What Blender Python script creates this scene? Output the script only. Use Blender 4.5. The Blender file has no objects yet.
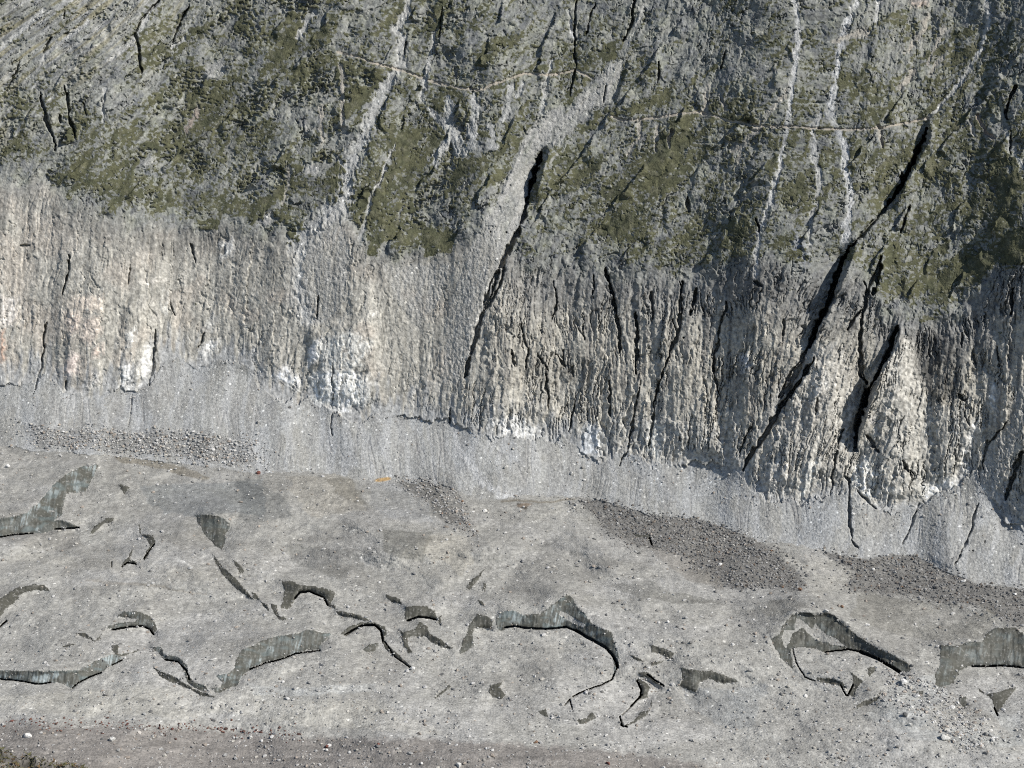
import bpy, math, random, time
import numpy as np
from mathutils import Vector

T0 = time.time()
random.seed(7)
rng = np.random.default_rng(11)
F32 = np.float32
scene = bpy.context.scene
COL = scene.collection

# ------------------------------------------------------------------ camera
CAM_H, PITCH, HFOV = 280.0, math.radians(15), math.radians(33)
FPX = 512 / math.tan(HFOV / 2)
CP, SP = math.cos(PITCH), math.sin(PITCH)
cam_d = bpy.data.cameras.new('camera')
cam_d.sensor_width = 36
cam_d.lens = 18 / math.tan(HFOV / 2)
cam_d.clip_start, cam_d.clip_end = 1, 8000
cam = bpy.data.objects.new('camera', cam_d)
cam.location = (0, 0, CAM_H)
cam.rotation_euler = (math.pi / 2 - PITCH, 0, 0)
COL.objects.link(cam)
scene.camera = cam

# ------------------------------------------------------------------ light
SUN_EL, SUN_AZ = math.radians(44), math.radians(66)     # azimuth from behind the camera towards the right
S = Vector((math.cos(SUN_EL) * math.sin(SUN_AZ), -math.cos(SUN_EL) * math.cos(SUN_AZ), math.sin(SUN_EL)))
sun_d = bpy.data.lights.new('sun', 'SUN')
sun_d.energy, sun_d.angle, sun_d.color = 4.4, math.radians(0.5), (1.0, 0.965, 0.91)
sun = bpy.data.objects.new('sun', sun_d)
sun.rotation_euler = S.to_track_quat('Z', 'Y').to_euler()
sun.location = (300, -200, 700)
COL.objects.link(sun)
world = bpy.data.worlds.new('World')
scene.world = world
world.use_nodes = True
wn = world.node_tree
sky = wn.nodes.new('ShaderNodeTexSky')
sky.sky_type = 'NISHITA'
sky.sun_disc = False
sky.sun_elevation = SUN_EL
sky.sun_rotation = math.atan2(S.x, S.y)
sky.altitude = 2000
wn.links.new(sky.outputs[0], wn.nodes['Background'].inputs[0])
wn.nodes['Background'].inputs[1].default_value = 0.078
vs = scene.view_settings
vs.view_transform, vs.look, vs.gamma, vs.exposure = 'Standard', 'None', 1, 0.43
vs.use_curve_mapping = False

# ------------------------------------------------------------------ noise helpers
def ihash(ix, iy, seed):
    h = (ix.astype(np.uint32) * np.uint32(374761393)) ^ (iy.astype(np.uint32) * np.uint32(668265263)) ^ np.uint32((seed * 2246822519) & 0xffffffff)
    h ^= h >> np.uint32(15)
    h *= np.uint32(2654435761)
    h ^= h >> np.uint32(13)
    h *= np.uint32(3266489917)
    h ^= h >> np.uint32(16)
    return h

_ang = (np.arange(256) / 256 * 2 * np.pi)
_gx, _gy = np.cos(_ang).astype(F32), np.sin(_ang).astype(F32)

def perlin(x, y, seed):
    ca, sa = math.cos(.35 + seed * .77), math.sin(.35 + seed * .77)
    x, y = x * F32(ca) - y * F32(sa) + F32(.37), x * F32(sa) + y * F32(ca) + F32(.71)
    fx0, fy0 = np.floor(x), np.floor(y)
    ix, iy = fx0.astype(np.int32), fy0.astype(np.int32)
    fx, fy = (x - fx0).astype(F32), (y - fy0).astype(F32)
    u = fx * fx * fx * (fx * (fx * 6 - 15) + 10)
    v = fy * fy * fy * (fy * (fy * 6 - 15) + 10)
    def g(dx, dy):
        k = ihash(ix + dx, iy + dy, seed) & np.uint32(255)
        return _gx[k] * (fx - dx) + _gy[k] * (fy - dy)
    a, b, c, d = g(0, 0), g(1, 0), g(0, 1), g(1, 1)
    top = a + u * (b - a)
    return (top + v * (c + u * (d - c) - top)) * F32(1.5)

def fbm(x, y, seed, n=4, gain=0.5):
    out, amp = 0, 1.0
    for k in range(n):
        out = out + F32(amp) * perlin(x * F32(2 ** k), y * F32(2 ** k), seed + 31 * k)
        amp *= gain
    return out

def cells(x, y, seed):
    """random value, offset to the nearest feature point, F2-F1 edge distance and a second random value"""
    fx0, fy0 = np.floor(x), np.floor(y)
    ix, iy = fx0.astype(np.int32), fy0.astype(np.int32)
    fx, fy = (x - fx0).astype(F32), (y - fy0).astype(F32)
    f1 = np.full(x.shape, 9, F32)
    f2 = np.full(x.shape, 9, F32)
    hid = np.zeros(x.shape, np.uint32)
    ox = np.zeros(x.shape, F32)
    oy = np.zeros(x.shape, F32)
    for dy in (-1, 0, 1):
        for dx in (-1, 0, 1):
            h = ihash(ix + dx, iy + dy, seed)
            px = dx + (h & np.uint32(1023)).astype(F32) / F32(1024) - fx
            py = dy + ((h >> np.uint32(10)) & np.uint32(1023)).astype(F32) / F32(1024) - fy
            d = px * px + py * py
            m = d < f1
            f2 = np.where(m, f1, np.minimum(f2, d))
            f1 = np.where(m, d, f1)
            hid = np.where(m, h, hid)
            ox = np.where(m, px, ox)
            oy = np.where(m, py, oy)
    h2 = ihash(hid, hid >> np.uint32(7), seed + 5)
    r1 = (h2 & np.uint32(1023)).astype(F32) / F32(1023)
    r2 = ((h2 >> np.uint32(10)) & np.uint32(1023)).astype(F32) / F32(1023)
    r3 = ((h2 >> np.uint32(20)) & np.uint32(1023)).astype(F32) / F32(1023)
    return r1, r2, r3, ox, oy, np.sqrt(f2) - np.sqrt(f1)

def sstep(a, b, x):
    t = np.clip((x - a) / (b - a), 0, 1)
    return (t * t * (3 - 2 * t)).astype(F32)

# ------------------------------------------------------------------ survey of the place: outlines traced tile by tile
K1, K2 = 1024 / 350, 1024 / 260
TILES = {'1': (0, 0, K1), '2': (340, 0, K1), '3': (674, 0, K1), '4': (0, 230, K1), '5': (340, 230, K1), '6': (674, 230, K1),
         'A': (0, 440, K2), 'B': (250, 440, K2), 'C': (500, 440, K2), 'D': (764, 440, K2),
         'E': (0, 573, K2), 'F': (250, 573, K2), 'G': (500, 573, K2), 'H': (764, 573, K2), 'P': (0, 0, 1.0)}

def TP(spec):
    """'A 10,20 30,40 F 1,2' -> points of the survey plane"""
    out, t = [], None
    for w in spec.split():
        if ',' not in w:
            t = TILES[w]
        else:
            a, b = w.split(',')
            out.append((t[0] + float(a) / t[2], t[1] + float(b) / t[2]))
    return out

# exposed ice faces: (outline, hole or None, brightness of the washed streaks, label)
ICE = [
 ('A 390,97 330,103 270,130 215,170 180,215 150,250 100,290 40,305 -70,315 -70,390 60,370 130,365 190,365 215,350 250,345 310,343 265,320 215,315 245,295 250,240 260,210 335,205 345,185 370,140', None, .8, 'long curved ice face with pale vertical streaks, pointed at its top below the scree track'),
 ('A 470,175 490,180 510,185 490,215 478,195', None, 0, 'tiny dark ice scar alone right of the long curved streaked ice face'),
 ('A 355,370 370,340 400,322 420,305 450,308 450,320 410,328 385,350 365,370', None, 0, 'small dark slanted ice scrap right of the foot of the long streaked face'),
 ('A 545,330 553,345 556,370 605,375 612,400 570,472 562,465 590,420 580,390 550,365', None, 0, 'small hook-shaped dark ice face opening downhill, above a white debris line'),
 ('A 480,500 485,480 500,470 520,425 522,440 510,470 540,480 535,490 505,485', None, 0, 'small dark ice sliver shaped like a bird foot beside the hook-shaped face'),
 ('A 770,295 830,293 875,305 905,325 908,345 890,370 885,400 875,430 845,415 800,360 775,315', None, .35, 'dark fan-shaped ice face with one pale diagonal stripe, high on the glacier'),
 ('A 828,440 850,465 880,500 930,550 970,595 1000,628 985,625 930,585 880,535 850,485', None, 0, 'long thin diagonal ice sliver running down from the fan-shaped face'),
 ('A 915,470 945,490 962,520 945,528 935,505', None, 0, 'short dark ice wedge right beside the long thin diagonal sliver'),
 ('A 0,625 60,585 130,570 175,570 195,595 150,590 80,605 60,640 20,665 0,700 -80,720 -80,660', None, 0, 'ragged dark ice patch at the frame edge above the long river-like ice band'),
 ('E 458,170 490,152 550,152 590,170 615,205 620,225 605,240 590,220 560,207 500,212 440,222 418,220 430,210 470,195 530,192 545,180 490,175', None, .5, 'bowl-shaped ice arch with a debris ledge across it and blue lower rim'),
 ('E 295,240 330,235 375,265 400,240 398,262 375,272 345,255', None, 0, 'thin v-shaped ice crack left of the bowl-shaped arch'),
 ('E 240,290 270,280 300,280 270,291', None, 0, 'smallest flat ice scrap between the v-shaped crack and the ice band'),
 ('E -300,395 -120,380 0,382 60,385 180,385 280,385 320,380 380,345 440,320 470,322 480,340 440,362 400,390 350,410 310,430 290,450 265,450 255,435 200,430 150,437 90,425 0,415 -120,420 -300,430', None, 1.0, 'long river-like pale blue ice band entering from the left frame edge'),
 ('E 440,285 465,280 465,318 500,318 550,298 545,306 490,328 465,325 445,310', None, 0, 'narrow dark ice lip at the upper end of the pale blue ice band'),
 ('E 590,290 630,290 650,320 700,330 735,360 745,400 760,430 800,440 820,455 800,465 760,450 740,430 730,395 712,358 690,347 650,342 620,310', None, .5, 'winding narrow ice ribbon descending from the bowl-shaped arch to the streaked face'),
 ('E 600,370 640,390 700,415 760,455 850,488 800,488 740,455 690,435 640,415', None, 0, 'thin straight ice strip below the winding ice ribbon'),
 ('F 290,235 230,222 180,238 100,250 40,270 0,290 E 950,305 930,340 925,375 900,395 850,405 865,420 880,430 865,450 830,455 850,475 900,455 940,440 945,415 970,390 1000,375 F 0,376 20,365 60,352 130,335 180,315 230,305 275,302 280,280 300,265 322,240', None, .75, 'large curved ice face with vertical pale streaks, left of the thin dark arched rim'),
 ('F 125,30 170,35 190,45 240,50 330,70 335,85 318,120 340,130 335,140 305,125 290,95 235,70 195,75 175,100 160,140 120,138 130,110 135,70', None, 0, 'dark horseshoe-shaped ice face bridging a mound of debris below the fan-shaped face'),
 ('F 5,70 30,90 35,105 12,100', None, 0, 'tiny dark ice nick at the end of the long thin diagonal sliver'),
 ('F 45,115 70,125 78,150 55,135', None, 0, 'tiny slanted ice nick left of the dark horseshoe-shaped face'),
 ('F 80,120 105,125 110,160 145,185 125,188 100,165', None, 0, 'small comma-shaped ice nick below the left limb of the horseshoe-shaped face'),
 ('F 335,150 370,152 430,165 470,185 460,190 400,178 345,165', None, 0, 'slim lens-shaped ice strip right below the horseshoe-shaped face'),
 ('F 355,240 400,205 440,195 490,195 530,210 540,240 530,260 530,270 550,290 600,335 640,370 630,372 570,330 530,295 518,265 522,240 500,210 440,208 405,225 375,245', None, 0, 'thin arched ice rim with a long straight tail, right of the large streaked face'),
 ('F 443,305 465,280 505,278 490,305 470,312', None, .15, 'small grey-green ice slab lying under the thin arched rim'),
 ('F 535,80 560,95 590,100 600,125 560,115 540,100', None, 0, 'small triangular ice scar above the dark cap-shaped face'),
 ('F 610,130 640,128 700,132 725,150 735,180 700,175 660,172 620,188 610,180', None, 0, 'dark cap-shaped ice face with a black undercut at its foot'),
 ('F 740,180 755,165 750,205 740,195', None, 0, 'tiny upright ice nick beside the dark cap-shaped face'),
 ('F 590,225 605,235 650,220 670,190 700,210 705,235 760,270 800,295 780,300 720,275 690,250 640,250 620,255 625,290 640,310 625,318 605,290 598,250', None, 0, 'dark ice patch with a hanging leg and a long tail, below the cap-shaped face'),
 ('F 825,310 835,270 855,240 860,205 895,160 940,175 960,190 955,215 880,218 880,285 850,310 830,320', None, .1, 'dark boot-shaped ice face left of the big blue-streaked arch'),
 ('F 945,440 995,430 985,450 1005,480 995,497 960,492 940,470', None, 0, 'isolated blocky dark ice patch on bare debris below the big blue-streaked arch'),
 ('F 725,490 785,443 792,448 729,496', None, 0, 'isolated thin dark ice slit slanting across smooth debris'),
 ('B 850,582 880,545 930,503 900,548 865,592', None, 0, 'narrow dark ice gash left of the two tiny nicks, above the boot-shaped face'),
 ('B 922,558 930,572 928,597 914,590', None, 0, 'tiny upright ice nick right of the narrow dark gash'),
 ('B 898,630 920,640 922,655 905,645', None, 0, 'tiny ice nick below the narrow dark gash'),
 ('G -15,180 0,155 35,148 70,152 90,165 160,160 200,130 240,100 265,85 285,95 295,120 340,170 365,205 400,215 440,235 455,290 468,320 465,370 440,420 450,370 440,320 415,290 350,255 300,225 260,212 180,220 110,218 60,210 30,215 0,230 -15,220', 'G 238,150 300,180 340,205 330,217 260,185 230,162', .85, 'largest ice arch with a peaked top, blue-white streaks and black overhang'),
 ('G 540,410 570,430 590,450 580,490 550,500 515,525 555,480 555,455 540,430', None, 0, 'curved dark ice scoop right of the tail of the largest arch'),
 ('G 545,390 580,390 620,425 645,445 620,440 580,410 550,408', None, 0, 'thin dark ice lip above the curved scoop'),
 ('G 475,600 475,565 490,600 530,580 550,550 585,540 600,495 598,520 580,560 540,585 490,605', None, 0, 'dark hook of ice below the curved scoop'),
 ('G 710,370 780,385 830,385 880,400 930,420 940,430 880,435 820,415 790,430 770,470 740,460 705,440 718,415', None, .1, 'greenish dark ice patch pointing right, with a pale debris tongue under it'),
 ('G 595,280 620,290 685,315 680,340 640,322 595,310', None, 0, 'small four-sided ice scar above the greenish ice patch'),
 ('G 595,350 650,345 620,360 597,367', None, 0, 'tiny ice scar between the four-sided scar and the curved scoop'),
 ('G 510,320 545,335 575,350 530,342', None, 0, 'tiny slanted ice crack just right of the right limb of the largest arch'),
 ('G 300,580 340,570 365,545 380,570 340,590 315,595', None, 0, 'small wave-shaped ice scar below the largest arch'),
 ('G 150,545 180,535 190,570 165,560', None, 0, 'faint star-shaped ice scrap below the largest arch'),
 ('C 515,362 560,378 590,370 605,420 595,415 580,385 545,385', None, 0, 'dark hooked ice hole at the edge of the dark rubble band'),
 ('H 25,258 60,240 75,205 110,165 150,155 210,165 250,155 280,170 320,205 370,250 430,285 500,320 575,360 575,385 530,390 480,350 430,325 380,310 330,300 240,312 180,292 130,295 105,300 115,380 75,345 45,300', 'H 80,225 120,225 130,180 150,185 190,220 205,200 235,235 290,262 328,292 270,282 200,262 150,212 110,240 88,300 70,260', .25, 'broad dark ice arch split by a pale debris tongue, tapering to the right'),
 ('H 670,400 690,370 695,285 780,285 790,275 860,270 885,230 920,215 990,215 1024,240 1120,262 1300,280 1300,380 1100,375 1024,370 950,362 820,365 770,385 745,430 700,455 680,440', None, .3, 'tall broad dark ice wall running out at the right frame edge'),
 ('H 875,478 1000,450 960,490 920,560 905,530 900,500', None, 0, 'dark triangular ice wedge below the tall broad ice wall'),
 ('H 840,448 870,470 865,478 845,460', None, 0, 'tiny dark ice slot left of the triangular wedge'),
 ('H 205,410 260,415 310,430 325,455 310,450 290,440 240,435 210,425', None, 0, 'low dark ice rim under the mound inside the split arch'),
 ('H 340,390 390,425 365,460 355,490 330,480 350,440 350,410', None, 0, 'dark folded ice fin right of the low rim'),
 ('H 345,535 400,500 440,490 470,460 445,500 410,522', None, 0, 'dark blade-like ice sliver pointing up right, below the folded fin'),
 ('H 770,490 795,485 800,520 790,540 770,510', None, .2, 'small greenish ice pocket left of the triangular wedge'),
 ('H 595,470 630,460 625,490', None, 0, 'tiny dark ice gap beside the bright slab of the jumbled blocks'),
 ('H 410,375 440,365 440,385 415,405', None, 0, 'small ice scar on the mound inside the split arch'),
]
# undercuts at the feet of the ice faces: (line, half width, depth)
SLOTS = [
 ('G 560,478 515,525 480,560', .6, 3), ('G 255,520 275,497 285,545', .6, 3),
 ('G 20,215 60,209 110,217 180,221 260,213 300,227', 1.0, 9), ('G 300,227 350,257 415,292 440,320 455,345 462,370', 1.7, 12), ('G 462,370 440,420 400,440 330,465 285,487', .7, 5),
 ('F 175,100 195,77 235,72 290,97 305,125', .9, 9), ('F 375,245 405,225 440,208 490,205 515,225 523,268', 1.1, 9),
 ('H 240,312 330,301 380,311', .8, 8), ('H 380,311 440,335 500,368 533,390', 1.9, 12), ('H 113,300 125,350 160,410 200,425', .5, 4), ('H 300,440 325,482', .7, 6),
 ('E 0,417 90,427 150,438 200,431', .7, 6), ('E 285,452 312,431 350,411 400,392', .7, 6), ('F 0,378 60,355 130,338 180,317 275,305', .8, 8),
 ('F 620,188 660,173 700,176 735,184', .9, 8), ('E 440,224 500,214 560,209 590,222 605,242', .8, 8), ('G 540,425 556,460 551,490 515,525', 1.0, 8),
 ('H 820,368 950,365 1024,374', .9, 8), ('A 0,382 60,373 130,367', .8, 6), ('A 215,352 310,345', .8, 6), ('E 650,341 700,350 735,385 745,420', .8, 7),
 ('A 480,500 500,483 535,489', .7, 5), ('G 473,565 478,600 500,605', .8, 6), ('G 580,400 645,445', .8, 6), ('H 350,440 330,482', .9, 7), ('H 905,530 920,560', .9, 6),
 ('A 565,468 607,410', .7, 5), ('E 480,343 440,363', .6, 5), ('A 0,735 25,712', .8, 5), ('A 440,500 440,480', .5, 3), ('F 530,270 570,330 630,372', .6, 4), ('C 590,385 600,420', .9, 7),
]
# walls turned away from the sun: (outline, steepness per pixel)
WALLS = [
 ('2 605,430 560,500 550,595 575,570 600,480 615,440', 2.4),
 ('3 745,350 720,440 670,510 618,600 652,590 700,500 755,400', 2.4),
 ('6 525,35 490,70 470,120 445,200 415,270 390,340 402,350 440,262 462,200 505,130 532,50', 2.6),
 ('6 650,280 630,350 590,400 565,440 555,490 540,550 525,590 530,645 540,600 568,545 584,480 604,430 642,360 662,300', 2.6),
 ('6 404,378 370,430 335,480 305,522 320,520 350,480 385,430 412,384', 2.0),
 ('2 840,180 800,290 806,300 846,186', 1.6),
]
# open cracks: (line, half width, depth m)
CRACKS = [
 ('P 541,152 535,172 530,190', 2.8, 14), ('P 530,188 521,225 511,246 500,268 490,300', 2.2, 12), ('P 490,296 481,322 473,350 465,378', 2.0, 10),
 ('P 927,128 913,162 897,192 888,205', 2.9, 15), ('P 888,205 872,224 852,246', 2.0, 9), ('P 850,246 838,272 830,300 818,322 809,348', 3.3, 16), ('P 808,346 797,372 782,398', 2.4, 11), ('P 814,358 800,382 780,408 766,434 753,452 742,470', 2.6, 12),
 ('P 897,326 889,352 877,376 866,392', 2.6, 13), ('P 868,388 862,408 856,428 856,448', 3.0, 14), ('P 1022,452 1014,474 1006,500', 2.8, 13), ('P 881,256 874,292', 2.2, 9), ('P 862,320 860,350 866,384', 2.0, 9), ('P 879,262 868,290 862,318', 1.4, 7),
 ('1 465,0 410,60 395,100 405,150 415,215', 1.3, 5), ('1 555,10 520,80 505,125', 1.2, 5), ('1 150,110 125,155', 1.2, 4), ('1 120,270 130,340 155,400 160,440', 1.4, 5),
 ('1 190,250 205,350 220,405', 1.3, 5), ('1 175,335 178,360', .9, 3), ('1 560,715 575,767', 1.0, 4), ('1 200,745 205,767', 1.0, 4), ('1 190,30 187,55', .8, 3), ('1 60,180 20,265', .8, 3), ('1 245,300 250,340', .8, 3),
 ('2 550,590 522,680 498,722', 1.6, 7), ('2 860,0 850,80 830,120', 1.3, 6), ('2 690,0 685,100 690,190 672,282', 1.0, 4), ('2 745,10 720,100', .9, 4), ('2 300,20 290,110', .7, 3), ('2 1015,580 1020,620', 1.1, 4),
 ('2 935,180 930,240', 1.0, 4), ('2 195,120 190,160', 1.0, 4), ('2 780,250 770,300', .8, 3),
 ('5 520,0 490,60 455,130', 1.4, 8), ('5 455,120 430,190 410,270 385,350 365,430', 1.9, 9), ('5 485,90 465,170 430,230', 1.1, 6), ('5 325,520 320,565', 1.0, 5),
 ('5 775,110 790,160 802,210 815,280 820,360', 1.5, 8), ('5 865,240 870,330 865,420', 1.5, 8), ('5 880,440 860,540 842,640 815,690', .9, 5), ('5 1000,150 990,290 960,380', 1.1, 6), ('5 960,380 940,430 922,500', 1.4, 7), ('5 920,500 905,640', .9, 5),
 ('5 745,130 740,200', .8, 4), ('5 625,150 635,200 620,260', .8, 4), ('5 530,270 550,370', .8, 4), ('5 500,350 512,400', .9, 4), ('5 550,340 546,410', .9, 5), ('5 580,360 610,410', .9, 4), ('5 630,360 660,400', 1.0, 5), ('5 655,350 658,400', .8, 4),
 ('5 605,420 610,520', .9, 5), ('5 790,440 790,545', .9, 5), ('5 685,510 668,592', .9, 5), ('5 710,280 715,322', .8, 4), ('5 910,180 915,260', .8, 4), ('5 970,260 985,300', .8, 4), ('5 680,395 682,430', 1.0, 4),
 ('6 15,150 25,230 5,330', 1.2, 6), ('6 65,170 50,248', 1.6, 7), ('6 155,210 130,310 115,400 130,480', .9, 5), ('6 320,260 320,310', .9, 4), ('6 495,580 478,640 465,700', .9, 5), ('6 670,680 700,715', 1.1, 5), ('6 415,490 415,540', .8, 4),
 ('6 945,340 950,400', .8, 4), ('6 975,560 910,640 905,700', .8, 4), ('6 990,170 985,250', 1.4, 6), ('6 500,720 520,740', 1.2, 5), ('6 550,260 545,330 540,400 556,440', 1.4, 7), ('6 612,70 600,130 580,190', 1.5, 7), ('6 545,235 505,292', 1.2, 6), ('6 558,150 565,195', 1.1, 5),
 ('6 390,350 330,440 308,490', 1.4, 7), ('6 308,520 270,590 230,650 200,705', 1.2, 6), ('6 235,150 262,165', 1.2, 4), ('6 225,575 190,650', .8, 4), ('6 840,300 845,345', .9, 4), ('6 830,480 850,500', 1.4, 5), ('6 560,600 600,650', 1.4, 5),
 ('4 205,75 205,110 180,190', .9, 5), ('4 455,290 450,400 432,455', 1.0, 4), ('4 135,270 125,380 100,480', .9, 4), ('4 560,40 575,90', 1.0, 4), ('4 930,190 925,260', .8, 4), ('4 975,390 970,600', .7, 3), ('4 600,300 580,345', .7, 3), ('4 500,210 510,250', .7, 3),
 ('4 385,480 380,570', .6, 2), ('4 195,440 195,470', 1.0, 3), ('4 60,45 85,45', .9, 3), ('4 380,100 375,160', .7, 3),
 ('D 355,0 365,45', 1.4, 6), ('D 335,150 335,250 343,390', 1.0, 5), ('D 340,390 370,425', .7, 3), ('D 610,250 580,340 545,410', .9, 3), ('D 840,250 815,360 750,490', .9, 3), ('D 880,0 860,100', .9, 4), ('D 300,0 270,130 265,220', .7, 4), ('D 365,200 440,270', .9, 4), ('D 545,80 580,140', 1.2, 5),
 ('3 1000,250 975,310 975,350', 1.4, 6), ('3 690,600 660,680', 1.1, 5), ('3 40,575 45,620', .9, 4), ('3 150,150 135,210', .8, 3), ('3 985,380 985,450', .7, 3), ('3 240,640 250,680', .8, 4),
]
# pale debris runs and washed torrent beds: (line, half width start, end, albedo, name)
PALE, BUFF, WHITE = (.37, .368, .35), (.31, .285, .24), (.43, .428, .415)
CHUTES = [
 ('2 205,-60 205,0 190,40 165,85 185,130 175,190 140,240 110,300 80,370 50,440 30,490 20,560 10,610 1 960,620 900,680 870,720', 2.8, 8.0, PALE),
 ('2 160,420 120,520 90,580 60,700', 1.0, 2.0, PALE), ('2 280,90 250,220 240,290', 1.2, 2.5, PALE), ('2 315,290 325,380 350,440', 3, 6, PALE), ('2 260,320 310,370', 2, 3, PALE), ('2 395,290 385,430', 4, 5, PALE), ('2 500,250 480,350', 2.2, 3, PALE), ('2 535,240 520,280', 1.5, 2.5, PALE), ('2 320,400 280,470', 2, 5, PALE), ('2 440,370 450,420', 3, 4, PALE),
 ('2 620,180 600,260 590,330', 1.4, 2.5, PALE), ('2 670,30 680,110', 1.0, 1.5, WHITE),
 ('3 350,-60 350,0 365,60 360,150 345,250 335,330 325,420 310,490 285,580 250,680 240,760 6 240,60 240,140', 2.6, 1.5, WHITE),
 ('3 560,-60 535,0 500,80 480,160 470,250 455,330 480,380 500,430 500,490 515,545 510,640 500,720', 2.2, 3.4, (.46, .46, .45)),
 ('3 430,340 410,370 405,440 425,500 425,560 400,640 395,720', 3.0, 1.4, PALE),
 ('3 915,-60 915,0 920,60 900,140 860,210 800,290 740,345', 2.2, 1.5, PALE), ('3 975,390 990,440 1024,500 1100,600', 1.6, 2.0, (.40, .40, .385)),
 ('3 330,270 270,340 230,390 180,440', 2.2, 2.4, BUFF), ('3 560,90 470,120', 4, 2.5, BUFF), ('3 740,50 730,90 680,150', 3, 2.0, BUFF), ('3 780,170 750,215', 2.0, 2.0, BUFF), ('3 700,210 660,260', 3, 1.5, BUFF), ('3 890,340 905,380 930,405', 1.6, 1.6, (.27, .20, .15)), ('3 100,250 90,330', 2.0, 1.5, BUFF), ('3 130,250 150,320', 1.5, 1.5, BUFF), ('3 600,370 610,430', 1.6, 1.6, BUFF), ('3 200,430 180,500', 2.0, 2.0, BUFF), ('3 790,80 740,190', 1.8, 1.2, BUFF), ('3 600,0 590,60', 2.0, 2.0, PALE),
 ('3 870,350 875,390', 1.2, 1.2, BUFF), ('2 870,360 880,400 840,450', 2.0, 1.5, BUFF), ('2 930,370 920,440', 1.6, 1.4, BUFF), ('2 970,380 960,430', 1.6, 1.2, BUFF),
 ('1 130,30 60,90 0,145', 2.0, 1.5, PALE), ('1 440,30 390,125 320,175', 2.0, 1.6, PALE), ('1 260,60 150,140 110,200', 1.6, 1.2, PALE), ('1 545,110 500,140', 1.5, 1.0, PALE), ('1 920,30 870,110', 2.4, 2.0, PALE), ('1 1000,190 1005,390', 1.4, 1.4, BUFF), ('1 850,490 830,590', 2.0, 1.2, BUFF), ('1 580,320 545,385', 2.4, 2.6, (.27, .22, .18)), ('1 940,310 940,420', 1.4, 1.2, BUFF), ('1 990,460 1024,500', 1.2, 1.2, PALE), ('1 305,260 298,360', 1.4, 1.2, PALE),
 ('4 880,40 870,160 900,260', 3, 5, (.40, .40, .385)), ('5 455,130 425,200 400,290 380,360', 2.0, 2.4, (.42, .41, .38)), ('5 330,540 345,640 420,740 500,790', 2.0, 4.0, (.43, .43, .42)),
]
SCREE_PATCH = [   # pale patches of loose stone on the upper slope
 'P 528,205 508,250 486,320 466,382 440,385 452,300 468,250 492,205', 'P 350,196 341,222 352,255 345,300 330,320 300,330 285,300 292,262 310,240 330,214', 'P 452,262 440,300 420,330 395,300 380,262 400,266 440,262',
 '1 590,225 620,180 650,175 665,215 640,232', '1 880,505 905,470 930,480 948,512', '1 760,650 790,610 800,660 770,668', '1 885,360 897,352 905,395 890,400', '1 400,490 440,450 460,470 430,492',
 '2 835,170 815,240 795,305 740,320 690,380 640,430 610,425 660,330 720,255 800,180',
 '2 905,0 880,60 850,120 835,165 820,160 850,90 885,0',
 '2 610,425 590,440 570,470 550,590 520,690 490,735 480,790 360,790 400,690 450,600 500,490 545,390 600,330 650,300 660,350',
 '6 985,560 920,640 905,700 900,780 935,780 1000,640 1030,560 1030,420 1000,480',
 '2 700,380 640,450 615,475 690,400', '6 440,300 400,400 330,500 250,640 205,690 190,680 240,590 310,440 400,330',
]
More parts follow.
